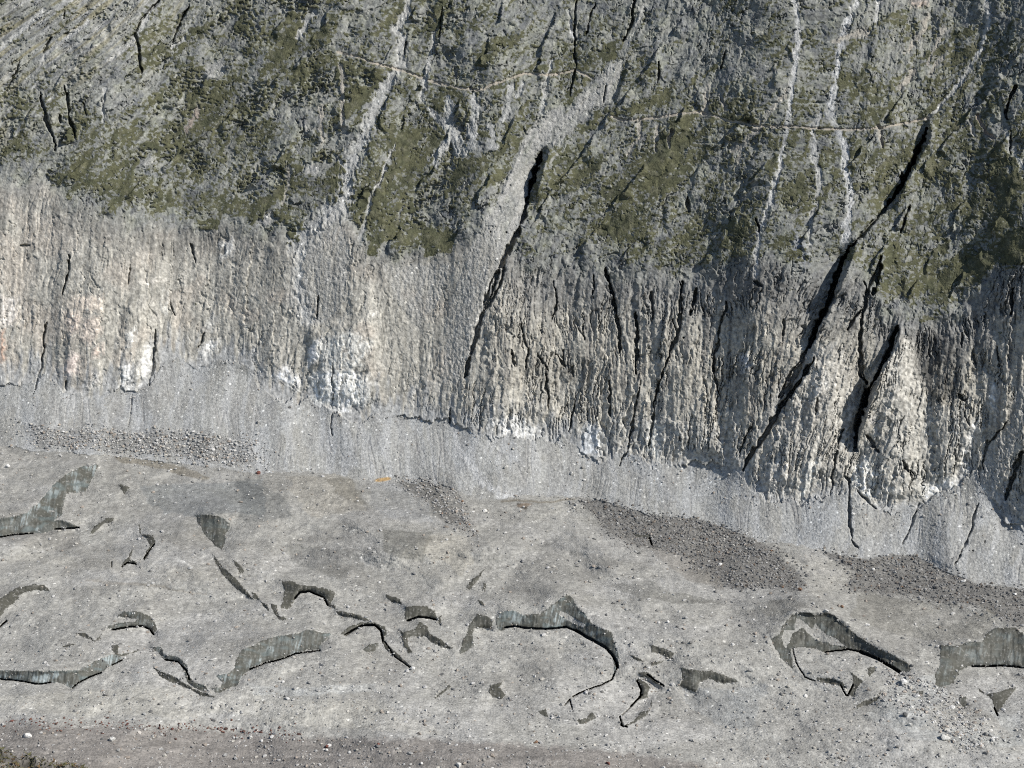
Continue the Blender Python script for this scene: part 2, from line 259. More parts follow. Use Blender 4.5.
WHITE_ROCK = [
 ('P 815,345 840,340 858,385 850,480 800,500 748,480 770,440', (.325, .31, .275)), ('P 898,335 912,338 925,400 905,500 870,505 858,450 880,390', (.325, .312, .278)), ('P 925,400 965,410 975,460 940,500 905,505 915,440', (.315, .302, .268)), ('P 600,410 740,430 742,470 620,458', (.315, .303, .272)),
 ('4 210,195 260,190 300,190 300,240 240,240', (.50, .44, .37)), ('4 190,240 230,240 240,290 200,310', (.47, .40, .34)), ('4 185,400 210,355 235,370 225,420 195,430', (.50, .43, .38)), ('4 370,300 395,285 400,320 375,345', (.56, .55, .51)),
 ('4 355,400 385,380 385,470 350,470', (.55, .54, .51)), ('4 395,470 400,400 430,330 450,340 445,420', (.50, .49, .46)), ('4 480,170 492,200 485,245 470,230', (.52, .51, .47)), ('4 590,390 580,350 610,320 640,320 640,350 605,370', (.50, .49, .46)),
 ('4 795,430 830,395 850,400 850,425 880,420 880,470 810,440', (.58, .57, .54)), ('4 900,350 940,310 940,370 900,400', (.57, .57, .57)), ('4 900,430 940,410 1024,400 5 70,430 90,500 5 20,530 0,545 4 990,525 920,510', (.55, .545, .51)),
 ('4 920,330 1024,290 5 100,330 60,400 0,410 4 930,400', (.47, .46, .42)), ('4 240,260 300,250 300,300 260,340 235,320', (.47, .41, .35)), ('4 250,460 290,420 290,460', (.50, .48, .44)), ('4 270,350 300,330 300,370 270,375', (.47, .39, .33)), ('4 0,300 15,290 15,380 0,390', (.36, .24, .18)), ('4 400,150 470,140 500,150 440,170', (.46, .43, .38)), ('4 640,45 680,20 690,60 650,90', (.47, .46, .43)), ('4 0,190 60,200 40,290 0,285', (.44, .41, .37)), ('4 600,290 625,240 615,300', (.50, .49, .46)),
 ('5 430,560 520,540 580,580 590,612 470,612', (.47, .465, .44)), ('5 690,660 720,560 770,590 760,660', (.42, .43, .43)), ('5 890,650 900,560 940,560 940,680', (.44, .43, .39)), ('5 0,490 25,495 20,530 0,530', (.58, .57, .54)), ('5 80,240 110,230 110,250 85,260', (.50, .48, .43)), ('5 60,440 90,420 85,500 70,520', (.46, .45, .42)),
 ('D 350,110 380,65 420,80 440,130 430,230 400,220 350,170', (.57, .56, .52)), ('D 605,160 640,180 700,150 755,140 760,178 700,203 640,245 625,200', (.58, .565, .52)), ('D 440,190 500,170 540,200 520,250 450,240', (.43, .41, .37)), ('D 180,80 220,70 200,160 150,250 130,210', (.47, .46, .42)), ('D 0,150 60,60 130,100 60,220 0,200', (.40, .38, .34)),
 ('6 400,430 440,400 460,440 440,500 410,520', (.42, .40, .36)), ('6 560,540 620,560 590,600', (.42, .40, .37)), ('6 190,370 215,360 230,400 200,420', (.40, .40, .40)), ('6 930,430 950,440 940,560 920,520', (.47, .46, .43)), ('6 840,640 870,560 900,540 860,700 830,740', (.46, .45, .42)),
 ('3 215,80 260,90 280,120 230,120', (.30, .29, .24)), ('3 690,0 740,0 745,20 690,25', (.36, .30, .25)), ('6 360,0 400,80 380,120 340,60', (.20, .21, .23)),
]
DARK_STAIN = [
 ('6 690,320 760,290 840,310 850,400 850,490 800,510 760,600 740,540 720,420', .45), ('6 60,110 200,60 330,80 330,200 240,220 160,190 80,160', .75), ('6 230,160 250,170 248,320 232,320', .55), ('6 200,400 215,380 225,520 205,520', .75), ('5 230,20 500,0 1030,0 1030,130 760,120 520,110', .85), ('5 760,120 800,120 830,220 800,230', .7),
 ('1 560,380 740,330 750,430 640,470 520,450', .70), ('1 490,560 640,560 650,660 540,640', .72), ('1 840,540 980,520 940,650 850,640', .78), ('1 0,0 60,0 30,90 0,110', .75), ('1 650,60 720,70 710,140 640,130', .72), ('1 800,90 970,100 940,170 840,160', .75), ('1 600,290 720,280 700,330 560,350', .75), ('2 120,500 420,460 400,640 260,660', .85), ('2 230,340 310,350 300,410 240,420', .75),
 ('3 320,510 420,490 410,600 320,620', .75), ('3 500,700 540,520 640,500 600,600 530,700', .9), ('3 560,150 590,150 590,240 520,260', .85), ('4 400,20 560,0 560,90 420,70', .8), ('4 560,0 690,0 640,60 570,60', .72), ('4 760,0 830,0 820,40 760,30', .7), ('5 480,350 700,380 740,470 520,440', .8),
]
GRASS_PATCH = [   # turf boosts
 ('1 560,640 640,630 650,680 570,675', .9), ('1 640,600 800,550 870,480 860,560 760,640 660,640', .5), ('1 840,640 900,640 880,720 830,730', .7), ('1 690,540 760,470 860,430 850,470 720,560', .35), ('1 300,490 420,520 560,580 540,620 400,600 320,560', .3), ('1 240,420 380,330 520,280 500,330 330,430', .1), ('1 900,330 980,300 1010,430 900,430', .4), ('1 800,130 870,60 860,160 800,200', .3), ('1 960,440 1010,450 1000,560 960,600', .35), ('1 130,520 200,540 240,600 240,660 200,640', .15),
 ('2 0,250 110,240 90,330 10,440', .45), ('2 90,560 160,540 170,700 100,740 60,740 70,640', .55), ('2 250,680 340,680 330,745 240,760', .9), ('2 250,250 310,260 300,330 240,300', .4), ('2 170,370 240,380 210,480 150,520', .45), ('2 380,150 450,160 430,200 390,200', .45), ('2 560,160 610,160 620,215 550,215', .45), ('2 700,130 770,100 780,180 700,200', .4), ('2 280,460 410,470 390,500 260,500', .3), ('2 650,540 780,500 800,530 660,570', .25), ('2 640,680 720,690 700,740 620,740', .2),
 ('3 750,330 850,320 940,380 1000,470 960,480 880,470 830,440 780,500 750,480', .75), ('3 960,670 1030,660 1100,780 960,780', .85), ('3 770,600 860,590 850,620 780,620', .5), ('3 480,440 600,430 600,490 530,480', .3), ('3 20,230 100,240 80,265 30,260', .4), ('3 180,280 260,290 250,330 170,320', .4), ('3 0,680 260,650 250,767 0,767', .15), ('3 560,600 740,690 780,767 540,767', .15),
 ('5 60,60 110,50 120,90 60,80', .6), ('5 240,0 340,0 320,50 250,50', .9), ('5 130,70 200,80 160,105', .6), ('5 600,40 720,40 700,90 600,95', .3), ('5 850,60 1000,20 1024,130 900,110', .2),
 ('6 0,0 250,40 240,80 0,120', .2), ('6 660,170 800,120 840,60 980,60 900,160 780,190 700,200', .55), ('6 700,250 770,235 790,265 720,280', .9), ('6 850,80 1030,0 1030,90 900,130', .3), ('6 930,290 990,280 960,330', .5), ('6 330,165 365,165 360,190 330,185', .7), ('6 570,250 615,250 610,275 575,275', .8), ('6 850,410 870,410 865,440 850,440', .6), ('6 1005,355 1030,355 1030,375 1005,370', .8), ('6 250,270 300,230 290,250', .5), ('6 760,390 790,390 790,400 762,402', .6), ('6 660,360 720,350 700,375', .35),
]
TRAIL = [TP('P 337,52 2 0,155 50,165 100,185 180,205 260,235 340,255 410,265 450,245 540,215 620,220 690,205 740,230'),
         TP('2 790,340 830,352 870,350 950,340 1024,330 3 80,328 150,350 220,365 290,372 350,370 400,375 520,380 600,375 700,355 745,345')]
DARK_RUBBLE = [TP('P 576,497 602,500 652,514 698,518 729,528 760,541 775,552 795,568 805,585 800,592 760,587 735,590 720,580 708,572 693,565 678,552 652,549 632,546 612,534 596,519 584,506'),
               TP('P 812,546 848,556 873,558 896,553 916,555 942,569 980,584 1024,587 1300,610 1300,660 1024,628 1005,622 980,606 942,603 906,595 853,592 845,585 855,575 835,560')]
FIELD_A = TP('P 15,424 60,429 130,430 180,432 245,438 258,467 180,457 100,451 40,447')
FIELD_B = TP('P 395,476 430,478 458,492 470,510 480,540 455,530 440,515 420,500 400,488')
FIELD_C = TP('P 890,670 930,680 985,715 1010,740 960,755 930,720 880,700')
GLACIER_TINT = [
 (TP('D 60,440 150,450 300,470 350,520 340,590 270,600 215,630 170,580 150,510 80,480'), (1.07, 1.06, 1.04), 1), (TP('B 560,500 640,400 820,330 900,500 860,560 700,560'), (1.06, 1.05, 1.03), 2), (TP('A 0,440 500,470 900,520 900,560 500,540 0,480'), (1.03, 1.02, 1.0), 3), (TP('A 0,290 300,350 330,420 200,440 0,390'), (.90, .89, .88), 3), (TP('A 630,380 840,340 860,420 700,450'), (.93, .92, .91), 3),   # mineral tint of the debris: (outline, multiplier rgb, softness px)
 (TP('A 540,180 800,165 1040,160 1040,300 640,290'), (.84, .88, .92), 5), (TP('B -40,160 150,230 200,300 0,330 -60,310'), (.82, .84, .86), 5), (TP('B 150,140 330,130 420,160 480,290 250,295 180,215'), (1.05, 1.02, .97), 3),
 (TP('B 290,150 420,150 490,270 330,210'), (.84, .83, .80), 4), (TP('B 470,165 690,190 720,330 560,320 490,270'), (.96, .98, 1.02), 3), (TP('B 570,130 720,150 850,330 760,330 690,240 580,180'), (.78, .77, .76), 4),
 (TP('B 130,400 420,430 440,500 360,560 180,500'), (.84, .84, .83), 6), (TP('B 510,340 720,360 700,480 600,470 520,420'), (.80, .80, .78), 5), (TP('B 700,380 850,370 900,470 820,540 690,450'), (1.02, 1.0, .96), 4),
 (TP('A 440,60 580,65 720,100 840,150 800,165 640,120 450,85'), (.88, .82, .72), 2), (TP('A 330,540 560,560 820,600 820,615 560,578 330,555'), (.94, .90, .85), 2),
 (TP('A 520,320 770,320 830,430 640,420'), (.93, .93, .92), 4), (TP('C 440,560 580,560 900,640 760,640 560,640'), (.83, .83, .82), 7), (TP('C 540,410 860,450 900,600 640,500'), (.93, .90, .87), 5), (TP('C 100,270 340,260 440,400 330,430 170,400'), (1.04, 1.04, 1.03), 5),
 (TP('H 0,90 100,90 230,170 150,150 80,180 0,150'), (.90, .89, .87), 5), (TP('H 340,80 700,110 960,170 860,260 560,260 330,180'), (.92, .91, .88), 5), (TP('H 530,400 680,400 720,460 600,600 1000,640 860,520 1040,560 1040,700 560,640 400,560'), (1.0, 1.03, 1.06), 6),
 (TP('A 0,20 150,60 0,110'), (1.18, 1.17, 1.16), 4), (TP('A 0,230 40,180 30,140 0,120'), (1.18, 1.17, 1.16), 4), (TP('F 0,430 500,440 480,480 0,480'), (1.02, 1.05, 1.09), 5), (TP('F 0,500 500,500 800,640 0,600'), (1.06, 1.05, 1.02), 8), (TP('E 0,480 1024,430 1024,580 0,560'), (1.06, 1.05, 1.02), 6),
 (TP('G 480,195 560,205 640,250 560,215'), (1.25, 1.24, 1.22), 1.5), (TP('A 620,455 700,470 760,495 870,500 860,512 750,505 690,485'), (1.25, 1.25, 1.25), 1.5), (TP('F 470,612 570,600 700,622 820,640 700,632 570,608'), (1.2, 1.19, 1.16), 1.2), (TP('E 380,430 640,420 640,428 390,445'), (1.14, 1.14, 1.14), 1.5),
 (TP('C 60,245 120,255 110,275 70,265'), (.45, .38, .30), 1.2), (TP('C 0,235 300,225 290,240 0,250'), (.82, .74, .62), 1.5), (TP('D 80,390 340,470 480,520 900,650 1000,730 700,600 330,480'), (.92, .86, .72), 1.5),
 (TP('G 700,460 1024,430 1024,600 900,620 760,540'), (.95, .98, 1.02), 6),
]

# ------------------------------------------------------------------ base valley, solved on a regular survey grid
GX0, GX1, GY0, GY1 = -256, 1280, -128, 896
gx = np.arange(GX0, GX1, dtype=F32)
gy = np.arange(GY0, GY1, dtype=F32)
NX, NY = len(gx), len(gy)

def profile(pts, sigma):
    p = np.array(TP(pts))
    xs = np.arange(GX0 - 300, GX1 + 300)
    y = np.interp(xs, p[:, 0], p[:, 1])
    if sigma:
        k = np.exp(-np.arange(-3 * sigma, 3 * sigma + 1) ** 2 / (2 * sigma * sigma))
        y = np.convolve(np.pad(y, 3 * sigma, 'edge'), k / k.sum(), 'valid')
    return y[300:300 + NX]

FOOT = 'P -260,425 -100,436 0,446 38,451 102,455 178,463 228,469 260,474 283,472 334,473 359,481 392,482 428,483 451,488 478,499 500,500 523,495 576,497 602,501 652,515 698,519 729,529 760,542 789,543 815,548 848,557 873,559 896,554 916,556 942,570 980,585 1024,588 1150,610 1290,640'
SCREE_TOP = 'P -260,370 -100,380 0,387 17,380 38,375 51,380 65,394 79,391 99,397 120,392 137,392 150,379 164,363 178,358 191,367 212,367 232,362 253,377 270,391 284,397 308,401 318,411 340,414 360,421 381,415 408,416 443,421 456,425 470,435 487,432 501,438 535,438 559,442 579,452 613,459 637,452 661,462 690,466 718,469 739,473 750,492 764,501 784,497 802,505 815,500 848,498 871,506 886,512 906,511 921,506 939,495 957,486 967,483 982,486 1003,511 1008,519 1024,534 1150,560 1290,575'
TURF_FOOT = 'P -260,185 0,190 45,185 60,200 90,215 130,230 190,232 230,228 290,245 310,235 345,222 365,250 400,260 440,257 455,245 480,240 515,262 530,272 560,268 600,277 650,276 700,281 740,268 760,262 800,282 850,278 870,285 880,315 920,325 960,320 985,300 1000,270 1024,262 1290,270'
foot_s, top_s, turf_s = profile(FOOT, 22), profile(SCREE_TOP, 22), profile(TURF_FOOT, 30)
foot_r, top_r, turf_r = profile(FOOT, 0), profile(SCREE_TOP, 0), profile(TURF_FOOT, 4)

Yg = np.repeat(gy[:, None], NX, 1)
Xg = np.repeat(gx[None, :], NY, 0)
def below(row):                                             # 0 above the line, 1 below it
    return np.clip(Yg - row + .5, 0, 1)
inc = 47.0 + 14.0 * below(turf_s)
inc = inc + (31.0 - inc) * below(top_s)
inc = (inc + (4.0 - inc) * below(foot_s)).astype(F32)
fq_x = np.fft.fftfreq(NX)[None, :] * 2 * np.pi
fq_y = np.fft.fftfreq(NY)[:, None] * 2 * np.pi
K2F = fq_x ** 2 + fq_y ** 2
def gauss(a, s):
    pad = np.fft.fft2(a)
    return np.fft.ifft2(pad * np.exp(-K2F * s * s / 2)).real.astype(F32)
def gauss_cols(a, s):
    k = np.exp(-np.arange(-3 * s, 3 * s + 1) ** 2 / (2 * s * s)); k /= k.sum()
    p = np.pad(a, ((3 * s, 3 * s), (0, 0)), 'edge')
    return sum(k[i] * p[i:i + a.shape[0]] for i in range(len(k))).astype(F32)
inc = gauss_cols(inc, 7)

def dlog(incl_deg, py):
    """change of log distance per survey row for a surface of that inclination"""
    b = (384 - py) / FPX
    tn = np.tan(np.radians(incl_deg))
    return -(1 / FPX) * (tn * SP - CP) / ((-SP + b * CP) - tn * (CP + b * SP))

step = dlog(inc, Yg)                                        # d(ln t)/d(py)
L0 = np.cumsum(step[::-1], 0)[::-1] * -1.0                   # integrate upwards
row768 = int(768 - GY0)
b768 = (384 - 768) / FPX
L0 = L0 - L0[row768] + math.log(CAM_H / (SP - b768 * CP))

def inside(pts, X, Y):
    m = np.zeros(X.shape, bool)
    n = len(pts)
    for i in range(n):
        x0, y0 = pts[i]
        x1, y1 = pts[(i + 1) % n]
        if y0 == y1:
            continue
        c = ((y0 > Y) != (y1 > Y)) & (X < (x1 - x0) * (Y - y0) / (y1 - y0) + x0)
        m ^= c
    return m

def box(pts, cols, rows, pad):
    xs = [p[0] for p in pts]; ys = [p[1] for p in pts]
    c0, c1 = np.searchsorted(cols, [min(xs) - pad, max(xs) + pad])
    r0, r1 = np.searchsorted(rows, [min(ys) - pad, max(ys) + pad])
    return slice(r0, max(r1, r0 + 1)), slice(c0, max(c1, c0 + 1))

def line_dist(pts, X, Y):
    best = np.full(X.shape, 1e9, F32); par = np.zeros(X.shape, F32)
    seg = [math.dist(pts[i], pts[i + 1]) for i in range(len(pts) - 1)]
    tot, acc = sum(seg), 0
    for i in range(len(pts) - 1):
        (x0, y0), (x1, y1) = pts[i], pts[i + 1]
        dx, dy = x1 - x0, y1 - y0
        t = np.clip(((X - x0) * dx + (Y - y0) * dy) / (dx * dx + dy * dy + 1e-9), 0, 1)
        d = np.hypot(X - x0 - t * dx, Y - y0 - t * dy)
        m = d < best
        best = np.where(m, d, best)
        par = np.where(m, (acc + t * seg[i]) / tot, par)
        acc += seg[i]
    return best, par

GXf = np.zeros((NY, NX)); GYf = np.zeros((NY, NX))
ICE_P = [(TP(o), TP(h) if h else None, w, l) for o, h, w, l in ICE]
for o, h, w, l in ICE_P:
    sl = box(o, gx, gy, 2)
    m = inside(o, Xg[sl], Yg[sl])
    GYf[sl] += np.where(m, dlog(66.0, Yg[sl]) - step[sl], 0)
for spec, k in WALLS:
    p = TP(spec)
    sl = box(p, gx, gy, 2)
    m = inside(p, Xg[sl], Yg[sl])
    GXf[sl] += np.where(m, -k / 1000.0, 0)
GXf, GYf = gauss(GXf, .8), gauss(GYf, .6)
def solve(ax, ay, lam):
    return np.fft.ifft2(-(1j * fq_x * np.fft.fft2(ax) + 1j * fq_y * np.fft.fft2(ay)) / (K2F + lam * lam)).real
dl = solve(0 * GXf, GYf, 1 / 45.0) + solve(GXf, 0 * GXf, 1 / 16.0) * 1.0
L1 = (L0 + dl * 1.15).astype(F32)

# direction of the fall lines (how far they lean to the right going up)
up = sstep(20, -60, Yg - turf_s)
lean = 0.05 + up * 0.42 - up * 0.22 * sstep(640, 760, Xg) + up * 0.75 * np.exp(-((Xg - 60) / 170.0) ** 2) * sstep(150, 40, Yg)
lean += 0.30 * np.exp(-((Xg - 850) / 60.0) ** 2) * sstep(60, 200, Yg)
lean = gauss(lean.astype(F32), 12)
Ug = np.cumsum(lean, 0)
Ug = (Xg + Ug - Ug[int(400 - GY0)]).astype(F32)

# facing factor of the base surface, for turning metres of relief into metres along the sight line
def rays(X, Y):
    a, b = (X - 512) / FPX, (384 - Y) / FPX
    return a, CP + b * SP, -SP + b * CP
rx, ry, rz = rays(Xg, Yg)
t1 = np.exp(L1)
P1 = np.stack([rx * t1, ry * t1, CAM_H + rz * t1], -1)
n1 = np.cross(np.gradient(P1, axis=1), np.gradient(P1, axis=0))
n1 /= np.linalg.norm(n1, axis=-1, keepdims=True) + 1e-9
FACE = gauss(np.abs((n1 * np.stack([rx, ry, rz], -1)).sum(-1)), 2).clip(.16, 1)
del n1

# ------------------------------------------------------------------ fine terrain grid
ST = 0.68
def axis(a, b, lo, hi, coarse):
    inner = np.arange(lo, hi, ST)
    return np.concatenate([np.arange(lo - ST, a, -coarse)[::-1], inner, np.arange(hi, b, coarse)]).astype(F32)
cols = axis(-250, 1274, -8, 1032, 2.4)
rows = axis(-120, 888, -8, 776, 2.4)
NC, NR = len(cols), len(rows)
PX = np.repeat(cols[None, :], NR, 0)
PY = np.repeat(rows[:, None], NC, 1)

def sample(a, X, Y):
    fx = np.clip(X - GX0, 0, NX - 1.001); fy = np.clip(Y - GY0, 0, NY - 1.001)
    ix, iy = fx.astype(np.int32), fy.astype(np.int32)
    fx, fy = (fx - ix).astype(F32), (fy - iy).astype(F32)
    return (a[iy, ix] * (1 - fx) + a[iy, ix + 1] * fx) * (1 - fy) + (a[iy + 1, ix] * (1 - fx) + a[iy + 1, ix + 1] * fx) * fy

L = sample(L1, PX, PY).astype(np.float64)
U = sample(Ug, PX, PY)
face = sample(FACE, PX, PY)
tb = np.exp(L)
rx, ry, rz = rays(PX, PY)
BX, BY = (rx * tb).astype(F32), (ry * tb).astype(F32)       # base ground position, metres
w1 = fbm(PX / 9, PY / 9, 3, 3)
w2 = fbm(PX / 9, PY / 9, 4, 3)
WX, WY = PX + 2.0 * w1, PY + 1.6 * w2                        # ragged edges for everything that is traced
big = fbm(U / 110, PY / 150, 5, 3)

ci = (cols - GX0)
f_row = np.interp(ci, np.arange(NX), foot_r).astype(F32)[None, :]
t_row = np.interp(ci, np.arange(NX), top_r).astype(F32)[None, :]
v_row = np.interp(ci, np.arange(NX), turf_r).astype(F32)[None, :]
edge = 5.5 * fbm(PX / 14, PY / 30, 8, 5, .6) + 7 * fbm(PX / 40, PY / 80, 158, 2)
d_foot = WY - f_row                                          # > 0 on the glacier
d_top = PY + edge - t_row                                    # > 0 on scree
d_turf = PY + 9 * fbm(U / 20, PY / 40, 9, 3) - v_row         # > 0 on bare cliff
M_gl = d_foot > 0
M_scree = (d_top > 0) & ~M_gl
M_rock = ~M_gl & ~M_scree
Lft = sstep(560, 440, PX + 0.45 * (PY - 300))                # left part of the bare cliff: paler, smoother
cliff = sstep(-14, 14, d_turf) * M_rock
upper = (1 - sstep(-14, 14, d_turf)) * M_rock

def soft_poly(pts, soft=1.5):
    """1 inside the ragged outline, fading over soft px; returned with its slice"""
    sl = box(pts, cols, rows, soft + 4)
    X, Y = WX[sl], WY[sl]
    m = inside(pts, X, Y)
    d, _ = line_dist(pts + pts[:1], X, Y)
    return sl, np.where(m, sstep(-.3 * soft, soft, d), (1 - sstep(0, soft, d)) * 0.0 + np.where(d < .35 * soft, .4, 0)).astype(F32)

# ---- masks
q1 = cells(U / 11 + .4 * w1, PY / 15 + .4 * w2, 101)
q2 = cells(U / 4.6 + .5 * w2, PY / 7.5 + .4 * w1, 102)
q3 = cells(U / 2.3, PY / 3.6, 103)
c1 = cells(U / 7.5 + .3 * w1, PY / 52 + .45 * w2, 104)
c2 = cells(U / 3.2 + .25 * w2, PY / 24 + .4 * w1, 105)
G = np.zeros(PX.shape, F32)
for spec, k in GRASS_PATCH:
    sl, m = soft_poly(TP(spec), 6)
    G[sl] += k * m
chute = np.zeros(PX.shape, F32)
chute_col = np.zeros(PX.shape + (3,), F32)
for spec, wa, wb, c in CHUTES:
    p = TP(spec)
    sl = box(p, cols, rows, max(wa, wb) * 1.4 + 6)
    d, s = line_dist(p, WX[sl], WY[sl])
    w = (wa + (wb - wa) * s) * 1.35
    m = 1 - sstep(.35 * w, 1.25 * w, d + .6 * w * fbm(PX[sl] / 4, PY[sl] / 7, 77, 2))
    m = m * (.85 + .5 * fbm(PX[sl] / 6, PY[sl] / 14, 78, 2)).clip(.25, 1)
    chute_col[sl] = chute_col[sl] * (1 - m[..., None]) + np.array(c, F32) * m[..., None]
    chute[sl] = np.maximum(chute[sl], m)
patch = np.zeros(PX.shape, F32)
for spec in SCREE_PATCH:
    sl, m = soft_poly(TP(spec), 3)
    patch[sl] = np.maximum(patch[sl], m)
stain = np.ones(PX.shape, F32)
for spec, k in DARK_STAIN:
    sl, m = soft_poly(TP(spec), 7)
    stain[sl] *= 1 - (1 - k) * m * (.75 + .6 * perlin(U[sl] / 4, PY[sl] / 20, 61)).clip(0, 1.2)
white = np.zeros(PX.shape, F32)
white_col = np.zeros(PX.shape + (3,), F32)
for spec, c in WHITE_ROCK:
    sl, m = soft_poly(TP(spec), 3.5)
    m = m * sstep(-.02, .28, .75 * c1[0][sl] + .35 * fbm(PX[sl] / 5, PY[sl] / 9, 143, 3) + .12)
    white_col[sl] = white_col[sl] * (1 - m[..., None]) + np.array(c, F32) * m[..., None]
    white[sl] = np.maximum(white[sl], m)
trail = np.zeros(PX.shape, F32)
for p in TRAIL:
    sl = box(p, cols, rows, 6)
    d, _ = line_dist(p, PX[sl] + .9 * w1[sl], PY[sl] + .7 * w2[sl])
    trail[sl] = np.maximum(trail[sl], (1 - sstep(.7, 1.8, d + .6 * perlin(PX[sl] / 5, PY[sl] / 5, 33))) * (.9 + .5 * perlin(PX[sl] / 14, PY[sl] / 14, 34)).clip(0, 1))
slot = np.zeros(PX.shape, F32)
for spec, w, dep in SLOTS:
    p = TP(spec)
    sl = box(p, cols, rows, 6)
    d, s = line_dist(p, PX[sl] + .35 * w1[sl], PY[sl] + .35 * w2[sl])
    slot[sl] = np.maximum(slot[sl], dep * (1 - sstep(.42 * w, .95 * w, d)))
crack = np.zeros(PX.shape, F32)
for spec, w, dep in CRACKS:
    p = TP(spec)
    dep = dep if w < 1.9 else .62 * dep
    sl = box(p, cols, rows, 8)
    X = PX[sl] + 1.8 * perlin(PX[sl] / 7, PY[sl] / 12, 41) + .8 * perlin(PX[sl] / 2.5, PY[sl] / 4, 42)
    d, s = line_dist(p, X, PY[sl])
    w = w * (.45 + .75 * np.sqrt(np.clip(np.sin(np.pi * s), 0, 1))) * (1 + .9 * fbm(PX[sl] / 7, PY[sl] / 9, 43, 2)) * (.75 if w > 1.8 else 1)
    crack[sl] = np.maximum(crack[sl], dep * (1 - sstep(.5 * w, 1.3 * w, d)))
loose = np.maximum(patch, chute)
SCx, SCy = PX * .82 - PY * -.57, PX * .57 + PY * .82          # turf bands climb to the right
SAx = PX * .82 - PY * .57

# ---- rock relief
print('masks', round(time.time() - T0, 1))
def facet(q, sx, sy):
    return (q[0] - .5) + sx * (q[1] - .5) * q[3] + sy * (q[2] - .5) * q[4]
def groove(n, w):
    return np.clip(1 - np.abs(n) / w, 0, 1)
Uw = U + 6 * fbm(PX / 60, PY / 80, 131, 2)
h_upc = 2.4 * big + 1.0 * fbm(U / 26, PY / 30, 132, 2)
h_up = 0.72 * facet(q1, 2.2, 2.2) + .27 * facet(q2, 2.2, 2.2) + .10 * facet(q3, 2, 2)
h_up -= .35 * np.clip(1 - q1[5] / .08, 0, 1) + .15 * np.clip(1 - q2[5] / .14, 0, 1)
h_up += .9 * fbm(SCx / 60, SCy / 16, 12, 3)
gat = sstep(.0, .4, fbm(PX / 30, PY / 34, 14, 2))
h_up -= 1.8 * gat * groove(perlin(Uw / 9 + .5 * w1, PY / 50, 15), .055)
def saw(x, sharp=.86):                                       # ribs that rise to the right and break off steeply on their left
    f = x - np.floor(x)
    return np.where(f < sharp, f / sharp, (1 - f) / (1 - sharp)).astype(F32)
sawm = sstep(-.1, .35, fbm(PX / 46, PY / 50, 151, 2))
Ud = PX + .55 * PY + 16 * fbm(PX / 50, PY / 60, 152, 3) + 2.5 * w1
h_up -= 1.7 * sawm * (1 - saw(Ud / 58, .9)) * sstep(620, 420, PX) + 1.1 * sawm * (1 - saw((U + 9 * fbm(PX / 40, PY / 50, 153, 3) + 2 * w1) / 31, .9))
h_cl = 1.5 * big + .8 * facet(c1, 2.8, 1.0) + .26 * facet(c2, 2.6, 1.0) + .30 * facet(q1, 1.6, 1.6) * sstep(740, 790, PX) + .12 * facet(q2, 2, 2)
h_cl -= 1.25 * sstep(-.2, .3, fbm(PX / 40, PY / 60, 154, 2)) * (1 - saw((Uw + 3 * w1 + 7 * fbm(PX / 30, PY / 44, 155, 2)) / 19, .88)) + .5 * (1 - saw((Uw + 2 * w2 + 5 * fbm(PX / 20, PY / 30, 156, 2)) / 8.3, .85)) * gat + .08 * facet(q3, 2, 2)
h_cl += .4 * fbm(Uw / 18, PY / 80, 16, 3)
gat2 = sstep(-.05, .35, fbm(PX / 34, PY / 45, 17, 2))
h_cl -= gat2 * (2.8 * groove(perlin(Uw / 9 + .25 * w1, PY / 120, 18), .06) + 1.7 * groove(perlin(Uw / 4.5 + .3 * w2, PY / 60, 19), .08)) + 1.5 * gat * groove(perlin(Uw / 5 + .25 * w1, PY / 80, 119), .07)
h_lf = 1.6 * big + .6 * fbm(Uw / 15, PY / 80, 20, 3) + .42 * facet(c1, 2.2, 1.4) + .2 * facet(q2, 2, 2) + .06 * facet(q3, 2, 2)
h_lf -= .5 * groove(perlin(Uw / 6, PY / 70, 21), .10) * gat + .9 * gat2 * groove(perlin(Uw / 13 + .3 * w1, PY / 70, 22), .05)
h_cl = h_cl * (1 - Lft) + h_lf * Lft

# turf: on ledges and gentle facets, in bands
ledge = -(q1[2] - .5) * 1.1 - (q2[2] - .5) * .6
gz = fbm((SAx + 9 * w2) / 36, (SCy + 9 * fbm(PX / 40, PY / 40, 137, 2) + 3 * w1) / 14, 24, 4, .6)
gz2 = fbm(PX / 90, PY / 70, 25, 2)
q0 = cells(U / 24 + .5 * w1, PY / 26 + .5 * w2, 106)
joint = np.clip(1 - q0[5] / .16, 0, 1) * sstep(60, 160, PY)
turfness = -.09 + .42 * gz + .35 * gz2 + .14 * ledge + .42 * joint + .45 * G + .44 * fbm(PX / 4.2, PY / 3.2, 136, 3) - .9 * loose - .5 * sstep(.9, .5, stain) - .28 * sstep(300, 100, PX + PY * 1.4) - 1.15 * sstep(-24, 12, d_turf + 10 * w1) * (1 - sstep(.2, .6, G)) + .12 * w1
turfness -= .25 * sstep(90, 0, PY) * sstep(560, 640, PX)
turf = sstep(-.02, .05, turfness) * M_rock * (trail < .4)
turf_s = np.clip(turfness * 2.2 + .55, 0, 1) * M_rock
h_up = h_upc + h_up * (1 - .65 * turf_s) + .04 * turf + turf * .09 * fbm(PX / 4, PY / 3, 26, 2)
h_rock = upper * h_up + cliff * h_cl
h_rock = h_rock * (1 - .6 * loose) - .8 * chute + loose * .25 * fbm(PX / 3, PY / 5, 28, 2)
h_rock = h_rock + .35 * white
h_rock -= crack * M_rock
h_rock -= trail * .6

